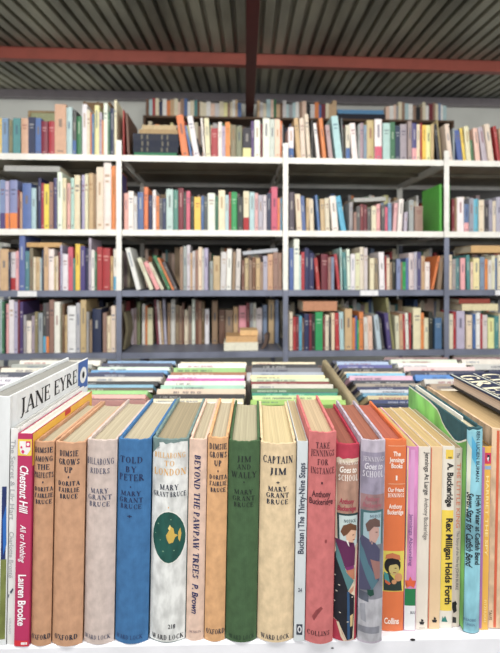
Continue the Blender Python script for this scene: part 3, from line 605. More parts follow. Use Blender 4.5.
for j, u in enumerate(posts):
    for v in (-.003, DEP-.025):
        zs = S[1]-TH if j >= 3 else S[2]
        for z0, z1, col in ((zs, S[0]+(.075 if j < 3 else .05), SW), (0.0005, zs-.0003, SG)):
            m = MB(); m.box(u-.0135, u+.0135, v, v+.003, z0, z1); m.box(u-.0015, u+.0015, v+.003, v+.028, z0, z1)
            m.build('post', mat(col, 'metal' if col == SG else 'paint'), sh)
for px0, px1, zz in ((18,37,S[2]), (360,378,S[2]), (495,512,S[2])):
    a = hit(px0)[0]; b_ = hit(px1)[0]; m = MB(); m.box(a, b_, -.0045, -.0005, zz-.03, zz-.002); m.build('shelf_label', mat((236,236,238), 'paper'), sh)

# ------------------------------------------------------------------ books on the shelves
PAL = {'w':((240,237,230),'white'),'c':((232,220,188),'cream'),'t':((206,172,130),'tan'),'o':((232,132,62),'orange'),'r':((178,44,50),'red'),
 'm':((120,36,48),'maroon'),'p':((214,92,118),'pink'),'l':((184,176,198),'lilac'),'v':((84,72,124),'purple'),'b':((80,112,166),'blue'),
 'n':((36,46,84),'navy'),'s':((96,176,212),'sky blue'),'a':((182,210,212),'pale aqua'),'g':((52,116,76),'green'),'G':((24,162,84),'bright green'),
 'e':((76,136,136),'teal'),'y':((244,208,62),'yellow'),'Y':((240,232,160),'pale yellow'),'k':((30,31,36),'black'),'d':((84,84,86),'dark grey'),
 'x':((160,160,162),'grey'),'u':((118,84,62),'brown'),'P':((240,204,180),'peach'),'B':((126,148,180),'blue grey'),'O':((136,132,98),'olive'),
 'q':((176,150,150),'mauve'),'z':((214,210,208),'pale grey'),'h':((158,126,104),'light brown'),'R':((236,168,170),'rose')}
# token: colour code, x0-x1, top row, [lean in px at the top], [band: second colour at the foot]
ROWS = {
 (0,0): "y0-1.8@118 B1.8-8@118 O8-12.5@120 e13-20.5@118 t21-28@118 n28.3-35@117 b35-41@118 m41-47.5@121 r48.5-54.5@121 t54.8-66@104 a66-72@107 d72.5-76@110:b g76.5-81.5@116 w82-87@104 c87-90@110 o90.3-91.6@113 b91.8-94@114 Y94.2-99@105 l99.2-101.8@112 o102-103.4@120 w103.6-107.4@103 g107.6-110@112 n110.2-114@108 c114.3-120@100",
 (0,1): "r122-124@110 o182-189@115/-6 b190-192@126/-6 w194-199.5@116/-7 k200-201@138/-6 w201.3-205.5@118/-3 c206-210.5@118/-2 r211-218@128 w218.3-221.8@122 l222-225@126 o225.3-230@122 O230.6-236@125 O236.4-242@126 k243-251@128:Y v251.2-254.2@121 w254.5-260@120 m260.3-262.6@124 w263-269.6@118 z269.9-274.8@119 P275-280@119 o280.3-283.2@121",
 (0,2): "w288.5-293.8@127:b t297-301@118/-3 c301.4-306@118/-2 c307.5-311@114/-3 k311.3-313@120 w317-320@123/-4 o323-326.5@118/-4 q329-333@125/-4 a336-342.5@116/-5 d342.8-344.5@118/-2 c346-350@125:b w352-357.5@123/-3 x357.8-360@124 q360.3-363.5@123 B363.8-366.6@125 t367-374@120 w375-382@119:p a383-390@123 g390.3-395@122 n395.3-400@126 x400.3-407@124 q408-411.6@121 v411.9-416.8@123:R c417-420@124 r420.3-422@123 y422.3-426@125 Y426.3-430.8@125 t431-434@124 k436-439@124/-4 t440-444.4@120/-4",
 (0,3): "c448.5-452.6@124/-4 x453-454.6@128 b458-463@130/-4 y463.3-466@128/-4 c467-471.6@126/-3 g472-474@140/-2 P476-480.6@128/-3 l483-488@127/-5 c489-494@124/-5 r498-501@126/-5 t502-508@128/-3 x508.5-514@124",
 (1,0): "B0-5@180:v l5.3-9@181:o B9.5-17@180:o m17.3-19.4@190 t19.6-22@192 b22.3-31@183 a31.3-36@188 k36.3-37.8@185 n38-41@178 r41.2-44@183 y44.2-49@184 h49.2-53@182 v53.2-57@178 w57.3-62@172 c62.2-66@178 R67-70@183 a70.3-74@178 c74.2-80@175 k80.2-81.4@180 l81.6-84.6@175 c84.8-88@174 t88.6-93@173 h93.2-96@174 c96.3-103@167 w103.3-111@162 o111.3-116@166 v116.2-117.5@168",
 (1,1): "R124-128@193 w128.4-133.4@191 z133.7-137@196 b137.4-143.4@192 o144-148@187 n148.5-152@195 w152.8-155.8@190 o156-159@196 d159.3-162.5@198 n162.8-166@198 a166.4-173@189 e173.4-178@190 m178.3-183.4@188 d183.7-186@192 p186.4-190@191 k190.3-194@196 y194.4-200.6@197 b200.9-204@196 d204.3-207.4@196 w207.8-215@193 g215.4-218@196 c218.6-225@190 a225.3-228.6@195 r228.9-231@192 G231.3-237@192 k237.6-243@197 c243.6-249@191:r a249.6-254.6@192 R254.9-258@193 l258.4-263@195 z263.3-266.6@195 n267-271@193 p271.4-277.4@187 o277.7-280@198 s280.3-283.4@198",
 (1,2): "d289-294.6@192 c296-301@194/-2 b302-306@196/-2 t306.4-309@198 c309.5-313.6@199/-1 b318-320.4@195/-3 t321-325.4@199/-1 c325.8-330@198/-1 w332.6-338.6@196/-3 s341.4-346.4@196/-6 x349.5-353@202 h354-356.4@212 d356.7-360@206 m360.3-363.6@204 m364-367.2@205 d367.6-371@208 c371.5-376.2@206 R376.6-380@204 d381-385@205 p385.3-387.6@207 B388-391.4@203 R392.6-396@203/2 w397.5-402@199/2 l404-407@212/1 x409-413.6@200 h415-423@206",
 (1,3): "m452-454.6@199 h454.9-457@198 w457.3-464@197 b464.3-469@204:R x469.3-473.6@198 s473.9-478.4@199 c478.7-484@200 k484.3-489@204 x489.3-492.6@200 c492.9-496@201 l496.3-502@197 x502.3-508@199 t508.3-514@201",
 (2,0): "t0-8@249 n8.3-10@252 z10.3-15.4@252:r R15.7-18.6@251 b19-24.6@235 e25-29@251 O29.3-33@248 c33.3-35.4@257 t35.7-39.6@257 a39.9-41.6@258 n42-43.8@250 t44-48@247 w48.4-53.8@249 t54-55.6@257 c55.9-58@256 m58.3-60@252 l60.3-62@245 w62.3-67.8@254 p68.2-72.8@247 e73-75@258 y75.3-79.8@244 v80.2-85@246 n85.3-88.4@248 l88.7-91@238 w91.3-94.4@250 g94.7-96.8@252 r97.2-102@247 r102.3-109.8@248 t110.2-113@256 w113.6-117.2@249:s",
 (2,1): "w136.5-141@248/-11 c150-154@258/-13 R156-160.5@262/-13 c161-164@263/-13 g168-171.5@256/-15 o172-174@258/-15 d175-178@262/-13 h180-183@247 x183.3-186.6@246 z186.9-190@245 t190.3-192@253 z192.3-195@251 h195.3-198@250 c198.3-202@247 z202.3-204@249 l204.3-208@248 d208.3-209.6@262 x209.9-213@261 t213.3-220@256 z220.4-225.6@252/1 w226.2-231@249/1 h232-235@252/1 z235.6-240@249/1 u241.6-244.6@260 t244.9-248.4@258 h248.7-252@260 u252.3-255.6@257 t256-260@258 h260.3-263@262 l263.3-267.4@256 t267.8-273@254 h273.3-278@252 h278.4-283@253",
 (2,2): "b289.3-293.6@248 w294-299.2@239 a299.5-301@255 r301.3-304.4@252 n304.8-309@248 n309.3-314@253 r317-320.4@258/-3 m321.4-328@254 h328.3-331@257 B331.3-334@257 r336.6-339.6@254/-4 a340-342.6@248/-1 e343-346.4@252/-2 w347.4-350.4@249/-1 w350.8-355@254 c355.4-359.6@253 c360-364@247 z364.3-367.4@248 c370-374@258 h374.3-378@258/-1 w379.8-385@252/-1 r385.3-386.6@256 c386.9-389.6@258 h389.9-392@262 k392.4-396@259 B396.3-400.4@259 h400.7-402.4@262 G402.7-405.6@262 b405.9-408.6@258 z409-414@253 l414.3-417@252 v417.3-421@252 t421.4-425@256 w425.4-429.8@262 o431.2-433.4@256/7 h437-441@258/3",
 (2,3): "c448.3-452@255 x452.3-455.6@259 e456-460@258 R460.4-465@258 e467-470.4@255/-1 P470.7-473@262 Y473.6-479.6@258 B480-484.6@257 o484.9-487.6@259 z488-491.4@260 c491.7-495@256 b495.3-497@258 c497.3-502@255 t502.3-508@258 x508.3-514@255",
 (3,0): "a0-1.6@300 g1.8-4@302 k4.3-6@304 R6.2-8.4@304 w9-14@300 l14.3-17.6@302 m17.8-19.4@300 v19.7-23@302 x23.4-25.8@315 w26.2-31@321 x31.3-34.6@316 O34.9-37.8@312 x38.2-42.4@313 d43-46@303:s d46.2-49@303:o h49.3-53.8@300 w54.2-59.8@302 O60-62@306 u62.3-64@304 t64.3-67@315 w67.3-75.6@306 l76-80@303 t80.6-86@300 x86.4-88.6@312 h89.4-91.8@320 n92.2-101@309 h103-106.6@313 c107-110.8@316 c111.2-115.6@306",
 (3,2): "c289.4-292.6@312 r293-296@317 m296.3-298.8@317 s299.2-301.8@316 u302-304@318 n304.4-309@314 m309.3-311.6@314 k312-315@314 G315.4-322.6@312 m322.9-325@316 c325.4-329@315 k329.3-331@318 c331.4-334.6@313 r335.6-339.6@313/-1 a340-344.4@312/-1 t345-352@309 o352.4-355@318 b355.3-357@316 G357.3-359@320 o359.3-363.4@312 z364.4-368@317/-1 P368.6-373@316/-1 a377.6-382@315/-4 d382.3-384.6@318/-4 v388-392@313/-4 O392.6-395@298/-7 c396-399.6@316/-1 t400-403.4@314/-1 r403.7-405.6@314/-1 w406-409@313/-1 r409.3-411@313 k411.3-413@325 c413.4-421@308 o421.3-424@313 c424.3-428.6@318 k429-433@312 b435-443@318",
 (3,3): "c449-453@314 r453.3-455.8@312 l456.6-464.6@311 c466.6-472.4@315 b472.8-475.6@314 w476-480@313 r480.3-482.4@314 z483-487.6@315 Y488-494@318 e494.4-499@316 c499.3-505@314 t505.3-511@316",
}
MID = "z131-133.4@309 q133.7-136.4@308 O136.8-140@302 w142-145@304 o145.2-147.2@306 c147.5-152.6@308 m157-159.4@299/-3 w159.6-161.4@300/-3 t161.7-163.8@301/-3 l164.6-167@299/-2 h167.4-170.4@303 z170.8-175@299 h175.4-178.8@305 h179.2-182@306 u182.3-184@303 c184.4-188@310 h188.4-191.6@306 w192-195@299 u195.4-198.4@300 h198.7-201.4@301 u201.7-204.6@302 w205-209@309 h212-217.6@301 u219-225@310 h225.6-232.6@310 t233.4-238@307 R239-246@306 m246.4-249.4@303 x250-253@303 z253.3-256@303 z256.4-262@308 B263-267@305 t268.6-274@300 B275-278.6@300 h279-281.6@305"
SHN = ['top shelf','second shelf','third shelf','bottom shelf']; BAYN = ['left bay','middle bay','right bay','far right bay']
import re
def parse(tx):
    out = []
    for tk in tx.split():
        mm = re.match(r'^([A-Za-z])([\d.]+)-([\d.]+)@([\d.]+)(?:/(-?[\d.]+))?(?::([A-Za-z]))?$', tk)
        c, a, b_, t, ln, bd = mm.groups(); out.append((c, float(a), float(b_), float(t), float(ln or 0), bd))
    return out
def shelf_books(si, bay, tx, v0=.012):
    items = parse(tx); z = S[si]+.0006; prev = posts[bay]+.0145 if v0 < .05 else -9; n = len(items); pend = prev
    for i, (c, a, b_, top, ln, bd) in enumerate(items):
        rn = random.Random(int(a*31)+si*977)
        v = v0+(rn.random()*.012)
        u0, y0 = hit(a, v); u1, y1 = hit(b_, v)
        h = zat(top, y0)-z
        k = y0/F; du = ln*k
        ang = math.atan2(du, h); L = h/math.cos(ang) if ang else h
        w = (u1-u0)*math.cos(ang)
        gap = .0004
        if u0 < prev+gap: u0 = prev+gap; w = max(.003, (u1-u0)*math.cos(ang))
        if bay < 4 and u0+w/math.cos(ang) > posts[bay+1]-.016 and v0 < .05: w = max(.003, (posts[bay+1]-.0165-u0)*math.cos(ang))
        prev = u0+w/math.cos(ang)
        L = max(.06, L-abs(math.sin(ang))*w*.5)
        d = min(.27, max(.125, L*rn.uniform(.66, .78)))
        # pivot on the low corner
        def rect2(u0):
            s_, c_ = math.sin(ang), math.cos(ang)
            bx, o_ = (u0+w/c_, -w) if ang > 0 else (u0, 0)
            return [(bx+x*c_+zz*s_, -x*s_+zz*c_) for x, zz in ((o_,0),(o_+w,0),(o_+w,L),(o_,L))]
        def clash(P, Q):
            for A in (P, Q):
                for i_ in range(4):
                    ex, ez = A[(i_+1)%4][0]-A[i_][0], A[(i_+1)%4][1]-A[i_][1]; nx, nz = ez, -ex; l_ = math.hypot(nx, nz)
                    a1 = [(p[0]*nx+p[1]*nz)/l_ for p in P]; b1 = [(p[0]*nx+p[1]*nz)/l_ for p in Q]
                    if max(a1) < min(b1)+.0002 or max(b1) < min(a1)+.0002: return False
            return True
        g_ = 0
        while any(clash(q, rect2(u0)) for q in PREV.get((si, bay, v0 > .05), [])[-5:]) and g_ < 60: u0 += .001; g_ += 1
        rc = rect2(u0)
        if max(p[0] for p in rc) > (posts[bay+1]-.004 if z+max(p[1] for p in rc) < S[si]+(.06 if si == 0 else 9) else 99): continue
        PREV.setdefault((si, bay, v0 > .05), []).append(rc); prev = u0+w/math.cos(ang)
        if ang > 0: base = (u0+w/math.cos(ang), v); off = -w
        else: base = (u0, v); off = 0
        col, cn = PAL[c]; col = tuple(max(0, min(255, q+rn.uniform(-8, 8))) for q in col); col = tuple(int(q) for q in col)
        m = MB(); x0, x1 = off, off+w; t = min(.0022, w*.14)
        ns = 4; sg = min(.003, w*.12) if rn.random() < .6 else 0
        sp = [(x0+w*j/ns, sg*(2*j/ns-1)**2) for j in range(ns+1)]
        poly = sp+[(x1, d), (x1-t, d), (x1-t, t+sg+.001), (x0+t, t+sg+.001), (x0+t, d), (x0, d)]
        m.prism(poly, 0, L, 0)
        m.box(x0+t, x1-t, t+sg+.001, d-.003, .002, L-.003, 1)
        mats = [mat(col, 'paper'), mat((214,200,170), 'pages')]
        e = -.0004
        lum = sum(col)/3
        def band(z0, z1, cc, inset=.0):
            mi = len(mats); mats.append(mat(cc, 'ink'))
            q = [(x0+inset+(w-2*inset)*j/4) for j in range(5)]
            for j in range(4):
                fa = lambda x: sg*(2*(x-x0)/w-1)**2+e
                m.face([(q[j],fa(q[j]),z0),(q[j+1],fa(q[j+1]),z0),(q[j+1],fa(q[j+1]),z1),(q[j],fa(q[j]),z1)], mi)
        if bd: band(.002, L*.33, PAL[bd][0])
        if w > .008:
            ic = (232,226,206) if lum < 120 else rn.choice([(60,60,80),(120,60,60),(90,90,90),(60,80,110),(150,110,70)])
            ic = tuple(int(.55*p+.45*q) for p, q in zip(ic, col))
            if rn.random() < .55: band(L*.55, L*rn.uniform(.7,.9), ic, w*.36)
            else: band(L*.78, L*.82, ic, w*.18); band(L*.7, L*.73, ic, w*.25)
            if rn.random() < .5: band(L*.06, L*.09, ic, w*.25)
        o = m.build('book', mats)
        p = loc(base[0], base[1], z)
        o.location = p; o.rotation_euler = (0, ang, AN)
        pc = PAL[items[i-1][0]][1] if i else None; nc = PAL[items[i+1][0]][1] if i+1 < n else None
        wide = (b_-a); size = 'wide ' if wide > 5.6 else ('slim ' if wide < 3 else '')
        if ln <= -4 or ln >= 3: size = 'tilted '
        if pc and nc: where = 'between %s and %s ones' % (pc, nc)
        elif nc: where = 'at left end beside the %s one' % nc
        else: where = 'at right end beside the %s one' % pc
        lab = '%s%s book %s, %s, %s' % (size, cn, where, SHN[si], BAYN[bay])
        SHL.append((o, lab, (si, bay), i)); AREA[o.name] = (b_-a)*(F*L/y0)
SHL = []; AREA = {}; PREV = {}
for (si, bay), tx in ROWS.items(): shelf_books(si, bay, tx)
shelf_books(3, 1, MID, .245)
from collections import Counter
cnt = Counter(l for _, l, _, _ in SHL)
ORD2 = ORD+['sixteenth','seventeenth','eighteenth','nineteenth','twentieth']
for o, lab, (si, bay), i in SHL:
    if cnt[lab] > 1:
        lab = lab.replace(' book between ', ' between ').replace(' ones,', ',')
        k = i if i < 18 else None
        n = len([1 for _, _, kk, _ in SHL if kk == (si, bay)])
        lab += (', %s from left' % ORD2[i]) if i < n/2 and i < 20 else (', %s from right' % ORD2[n-1-i])
    if len(lab.split()) > 16: lab = re.sub(r'^(slim|wide|tilted) ', '', lab)
    if len(lab.split()) > 16: lab = lab.replace(' from left', '').replace(' shelf,', ' shelf')
    tag(o, lab, 'book', 'upright books on the '+SHN[si])
    if len(lab.split()) > 16: raise Exception(lab)

# books lying flat and other things on the unit
def flat(px0, px1, y0, y1, col, label, v=.03, d=.15, roll=0, name='book', pages=(216,204,176), zsup=None, band=None):
    u0, yy = hit(px0, v); u1, _ = hit(px1, v)
    zt, zb = zat(y0, yy), zat(y1, yy)
    if zsup is not None: zt += zsup-zb; zb = zsup
    th = zt-zb; w = u1-u0; t = min(.002, th*.2)
    r = empty(name, loc(u0, v, zb), (0, -roll, AN)); tag(r, label, 'book')
    m = MB(); m.box(0, w, 0, d, 0, t); m.box(0, w, 0, d, th-t, th); m.box(0, w, 0, t, t, th-t); m.build('cover', mat(col, 'cloth'), r)
    m = MB(); m.box(.003, w-.003, t+.0002, d-.003, t+.0001, th-t-.0001); m.build('page_block', mat(pages, 'pages_edge'), r)
    if band:
        m = MB()
        for f in (.18, .3, .62, .74):
            m = MB(); m.box(w*f, w*(f+.035), -.0006, -.0001, th*.15, th*.85); m.build('gilt_band', mat(band, 'ink'), r)
    return zt
# stack on the top shelf, middle bay
z = S[0]+.0006
z = flat(134, 177, 152.5, 156.8, (50,130,90), 'green book lying flat at the foot of the pile on the top shelf', d=.2, zsup=z)+.0004
z = flat(133, 178, 146.5, 152.3, (38,44,60), 'black volume lying flat, lowest of three black ones in the top shelf pile', d=.2, zsup=z, band=(112,106,92))+.0004
z = flat(133.3, 179, 140, 146.3, (34,40,58), 'black volume lying flat, middle of three black ones in the top shelf pile', d=.2, zsup=z, band=(112,106,92))+.0004
z = flat(132.8, 178.5, 133, 139.8, (44,48,62), 'black volume lying flat, topmost of three black ones in the top shelf pile', d=.2, zsup=z, band=(112,106,92))+.0004
z = flat(139, 178, 128, 132.8, (176,148,104), 'tan book lying flat on the black volumes of the top shelf pile', d=.17, zsup=z, v=.04)+.0004
z = flat(142, 176, 123.5, 127.8, (196,172,130), 'beige book lying flat on the very top of the top shelf pile', d=.16, zsup=z, v=.04)
# tilted brown cover beside the post
r = empty('book', loc(hit(130.6,.05)[0], .03, S[0]+.0034), (0, -.05, AN)); tag(r, 'large brown book leaning on the post beside the flat pile of the top shelf', 'book')
m = MB(); m.box(-.011, 0, 0, .24, 0, .225); m.build('cover', mat((110,74,58), 'worn'), r); m = MB(); m.box(-.0095, -.0015, .002, .238, .2252, .2262); m.build('page_block', mat((200,180,150),'pages'), r)
# flat things on the other rows
def topz(si, bay, pxa, pxb):
    return None
flat(4, 60, 165.5, 171, (168,168,164), 'pale grey flat box file resting across the books of the second shelf, left bay', v=.02, d=.26)
flat(26.5, 61.5, 242.5, 247, (206,164,104), 'tan book lying flat on top of the upright ones, third shelf, left bay', v=.03, d=.17)
flat(303, 337, 301.5, 311, (196,136,100), 'wide light brown book lying flat on the others, bottom shelf, right bay', v=.03, d=.19)
flat(459, 490, 299, 303.6, (150,60,44), 'red brown book lying flat on a cream one, bottom shelf, far right bay', v=.03, d=.17)
flat(462, 498, 304, 310.6, (228,214,170), 'cream book lying flat on the upright ones, bottom shelf, far right bay', v=.03, d=.17)
flat(471, 506, 245.5, 252.5, (212,170,110), 'tan book lying flat on the upright ones, third shelf, far right bay', v=.03, d=.17)
flat(354, 386, 198, 202, (176,176,172), 'grey flat folder resting on the small books, second shelf, right bay', v=.03, d=.2, roll=.05)
flat(243, 278, 251.5, 255, (186,190,198), 'pale grey book slanting flat across the others, third shelf, middle bay', v=.03, d=.16, roll=.1)
# small pile on the bottom shelf of the middle bay
z = S[3]+.0006
z = flat(224, 258, 343.5, 351.6, (232,228,206), 'thick cream book lying flat at the bottom of the small pile, middle bay', v=.03, d=.15, zsup=z, pages=(236,232,214))+.0004
z = flat(226, 257.5, 337.5, 343.3, (214,168,112), 'tan book lying flat in the middle of the small pile, middle bay', v=.04, d=.15, zsup=z)+.0004
z = flat(240, 258, 331.5, 336.6, (236,192,130), 'peach coloured book lying on top of the small pile, middle bay', v=.07, d=.12, zsup=z)
r = empty('paper_sheaf', loc(hit(260.4,.07)[0], .07, S[3]+.0006), (0,0,AN-.25)); tag(r, 'curled brown paper sheaf leaning beside the small pile on the bottom shelf', 'papers')
m = MB(); pr = [(0,.0),(.012,.018),(.02,.04),(.022,.062),(.018,.078)]
for j in range(3):
    for (xa, za), (xb, zb) in zip(pr, pr[1:]):
        o_ = j*.006; m.add([(xa+o_,0,za),(xa+o_+.004,0,za),(xb+o_+.004,0,zb),(xb+o_,0,zb),(xa+o_,.11,za),(xa+o_+.004,.11,za),(xb+o_+.004,.11,zb),(xb+o_,.11,zb)], [(0,1,2,3),(7,6,5,4),(0,4,5,1),(3,2,6,7),(1,5,6,2),(0,3,7,4)])
m.build('pages', mat((120,96,84), 'paper'), r)
# green large board beside the post, second shelf
u = posts[3]; r = empty('book', loc(u-.0215, .022, S[1]+.0006), (0,0,AN)); tag(r, 'tall bright green book with left cover showing, beside the post on the second shelf', 'book')
hh = zat(184.5, hit(446,.02)[1])-S[1]
m = MB(); t = .0018; m.box(-.0065,-.0045,0,.2,0,hh); m.box(.0045,.0065,0,.2,0,hh); m.box(-.0045,.0045,0,.002,0,hh); m.build('cover', mat((84,184,62), 'paper'), r)
m = MB(); m.box(-.0044,.0044,.0021,.198,.002,hh-.003); m.build('page_block', mat((226,222,210),'pages'), r)
r = empty('book', loc(u+.0205, .012, S[1]+.0006), (0,0,AN)); tag(r, 'slim tall green book just right of the post, second shelf, far right bay', 'book')
m = MB(); m.box(-.0035,.0045,0,.2,0,hh); m.build('cover', mat((70,150,70), 'paper'), r)
# curved olive strap / folder at left of the middle bay, bottom shelf
r = empty('book', loc(hit(125,.1)[0]+.008, .1, S[3]+.0006), (0,-.02,AN)); tag(r, 'worn olive ring binder with a curled spine at left end, bottom shelf, middle bay', 'binder')
m = MB(); pr = [(-.022,0),(-.012,.05),(-.002,.1),(-.006,.16),(-.016,.2)]
for (xa, za), (xb, zb) in zip(pr, pr[1:]):
    m.add([(xa,0,za),(xa+.014,0,za),(xb+.014,0,zb),(xb,0,zb),(xa,.12,za),(xa+.014,.12,za),(xb+.014,.12,zb),(xb,.12,zb)], [(0,1,2,3),(7,6,5,4),(3,2,6,7),(1,5,6,2),(0,3,7,4)])
m.build('cover', mat((112,104,78), 'cloth'), r); r.name = 'ring_binder'
# framed panel and crate behind the top row
r = empty('framed_picture', loc(hit(40,.33)[0], .36, S[0]+.0026), (-.1,0,AN)); tag(r, 'green and brown framed panel leaning behind the books on the top shelf, left bay', 'picture frame')
w2 = (hit(58,.36)[0]-hit(24,.36)[0])/2; h2 = zat(108.5, hit(40,.36)[1])-S[0]
m = MB(); m.box(-w2,w2,0,.014,0,.016); m.box(-w2,w2,0,.014,h2-.012,h2); m.box(-w2,-w2+.014,0,.014,.016,h2-.012); m.box(w2-.014,w2,0,.014,.016,h2-.012); m.build('frame', mat((150,124,84),'wood'), r)
m = MB(); m.box(-w2+.014,w2-.014,.004,.01,.016,h2-.012); m.build('panel', mat((150,154,116),'cloth'), r)
r = empty('crate', loc(hit(97,.36)[0], .36, S[0]+.0006), (0,0,AN)); tag(r, 'brown slatted crate standing behind the white books on the top shelf, left bay', 'crate')
w2 = (hit(111,.36)[0]-hit(83,.36)[0])/2; h2 = zat(102, hit(97,.36)[1])-S[0]; WD = mat((120,88,50), 'wood')
for a, b_, c, d, nm in ((-w2,w2,0,.008,'front_side'),(-w2,w2,.2,.208,'back_side'),(-w2,-w2+.008,.0085,.1995,'end_panel'),(w2-.008,w2,.0085,.1995,'end_panel')):
    m = MB()
    for q in range(6): m.box(a, b_, c, d, q*h2/6+.003, (q+1)*h2/6-.004)
    if nm != 'end_panel':
        for q in (a+.004, (a+b_)/2, b_-.016): m.box(q, q+.012, (c-.003 if c < .1 else d), (c if c < .1 else d+.003), 0, h2)
    m.build(nm, WD, r)
m = MB(); m.box(-w2+.01, w2-.01, .01, .198, .001, .005); m.build('base', WD, r)

# ------------------------------------------------------------------ room
CEIL0, CS = 1.32, .095                       # roof height above the eye at y=0 and its rise per metre
def roofz(y): return ZC+CEIL0+CS*max(y, 1.9)
WY = 3.95
wall_rot = math.radians(2.6)
m = MB(); m.box(-5.2, 5.2, -3.5, 5.0, -.1, 0); tag(m.build('floor', mat((130,126,120),'concrete')), kind='structure')
m = MB(); m.box(-5.0, 5.0, 0, .15, 0, 3.02); o = m.build('wall_back', mat((218,220,212),'plaster')); o.location = (0, WY, 0); o.rotation_euler.z = wall_rot; tag(o, kind='structure')
m = MB(); m.box(-4.75, -4.6, -3.4, 4.6, 0, 2.84); tag(m.build('wall_left', mat((206,206,198),'plaster')), kind='structure')
m = MB(); m.box(4.6, 4.75, -3.4, 4.6, 0, 2.84); tag(m.build('wall_right', mat((206,206,198),'plaster')), kind='structure')
# corrugated roof sheets
m = MB(); P_ = .0876; x = -4.9; k = 0
prof = []
while x < 4.9:
    prof += [(x, 0), (x+P_*.6, .0), (x+P_*.7, .03), (x+P_*.9, .03)]; x += P_
ya, yb = -3.4, 4.75
for (xa, za), (xb, zb) in zip(prof, prof[1:]):
  for ya, yb in ((-3.4, 1.9), (1.9, 4.75)):
    m.face([(xa,ya,roofz(ya)+za),(xa,yb,roofz(yb)+za),(xb,yb,roofz(yb)+zb),(xb,ya,roofz(ya)+zb)])
o = m.build('ceiling', mat((150,148,130),'roof')); tag(o, kind='structure')
sol = o.modifiers.new('sheet', 'SOLIDIFY'); sol.thickness = .0015; sol.offset = 1
# wall plate under the roof
m = MB(); m.box(-4.9, 4.9, -.06, -.001, 0, .07); o = m.build('trim_1', mat((150,142,146),'paint')); o.location = (0, WY, roofz(3.95)-.085); o.rotation_euler.z = wall_rot; tag(o, kind='structure')
# purlins
def purlin(x, y, rot, n):
    r = empty('purlin', (0, y, roofz(y)-.087), (0, 0, rot)); m = MB()
    m.box(-4.7, 4.7, -.025, .025, 0, .012); m.box(-4.7, 4.7, -.025, -.021, .012, .083); m.box(-4.7, 4.7, -.025, .025, .075, .083)
    m.v = [(a, b_, c+CS*(a*math.sin(rot))) for a, b_, c in m.v]
    o = m.build('channel', mat((150,72,58),'paint'), r); return r
tag(purlin(0, 3.07, math.radians(3.9), 1), 'rusty red steel purlin running across under the corrugated roof', 'purlin')
# rafter
r = empty('rafter', (.0, 0, ZC+1.425), (0, 0, -math.radians(-.75))); tag(r, 'dark red steel rafter running overhead towards the back wall', 'rafter')
m = MB(); m.box(-.036, .036, -3.3, 3.85, 0, .008); m.build('flange', mat((92,36,34),'paint'), r)
m = MB(); yy = [-3.3, 3.85]; hs = [.06, .06]
m.add([(-.004,yy[0],.008),(.004,yy[0],.008),(.004,yy[1],.008),(-.004,yy[1],.008),(-.004,yy[0],.02),(.004,yy[0],.02),(.004,yy[1],hs[1]-.01),(-.004,yy[1],hs[1]-.01)], [(0,3,2,1),(4,5,6,7),(0,1,5,4),(1,2,6,5),(2,3,7,6),(3,0,4,7)])
m.build('web', mat((92,36,34),'paint'), r); r.location.x = .045

# bookcase on the back wall
bw = empty('wall_bookcase', (0, 3.66, 0), (0,0,wall_rot)); tag(bw, 'long low dark wooden bookcase against the back wall, seen above the shelving', 'bookcase')
fz = ZC+(HY-117)*3.66/F
xa, xb = (145-CX)/F*3.62, (452-CX)/F*3.75
for zz in (fz, fz-.25, fz-.5, fz-.75, fz-1.0, fz-1.3):
    m = MB(); m.box(xa, xb, 0, .2, zz-.018, zz); m.build('shelf', mat((96,70,48),'wood'), bw)
for q in (xa-.018, (xa+xb)/2-.009 if False else None, xb):
    if q is None: continue
    m = MB(); m.box(q, q+.0178, 0, .2, 0, fz+.001); m.build('side_panel', mat((96,70,48),'wood'), bw)
z0 = fz+.0006
# small far and rear books: more than the three hundred nearest
m = MB(); keys = 'wwccttPPchhxzoorbnagkYmquBewc'; mats = [mat(PAL[k][0], 'paper') for k in keys]; rn = random.Random(11)
def rowfill(u0, u1, place, z, hmin, hmax, d, tmin=.012, tmax=.03, skip=None):
    u = u0
    while u < u1-.03:
        t = rn.uniform(tmin, tmax); h = rn.uniform(hmin, hmax); mi = rn.randrange(len(keys))
        if skip and skip[0] < u+t and u < skip[1]: u = skip[1]; continue
        mb = MB(); mb.box(u, u+t-.0008, 0, d, 0, h)
        m.add([place(a, b_, z+c) for a, b_, c in mb.v], mb.f, mi); u += t
cw, sw = math.cos(wall_rot), math.sin(wall_rot)
pw = lambda u, v, z: (u*cw-(v+.02)*sw, 3.66+u*sw+(v+.02)*cw, z)
sk0, sk1 = (337-CX)/F*3.74, (386-CX)/F*3.74
rowfill(xa+.002, -.05, pw, fz+.001, .12, .165, .12, .02, .04); rowfill(.065, xb-.03, pw, fz+.001, .12, .165, .12, .02, .04, skip=(sk0, sk1))
rowfill(xa+.002, xb-.03, pw, fz-.249, .16, .205, .12, .02, .04)
ps = lambda u, v, z: loc(u, DEP-.02-v, z)
for si, lo, hi in ((0,.14,.19),(1,.2,.285),(2,.19,.255),(3,.2,.25)):
    for bay in range(4):
        if si == 3 and bay == 1: continue
        if (si, bay) == (0, 0): rowfill(posts[0]+.03, hit(22,.4)[0], ps, S[0]+.001, lo, hi, .14); continue
        rowfill(posts[bay]+.03, posts[bay+1]-.02, ps, S[si]+.001, lo, hi, .14)
NKEEP = 300-sum(1 for o in C.objects if o.get('category') == 'book' and o.name not in AREA)-2
order = sorted(AREA, key=lambda k: -AREA[k])
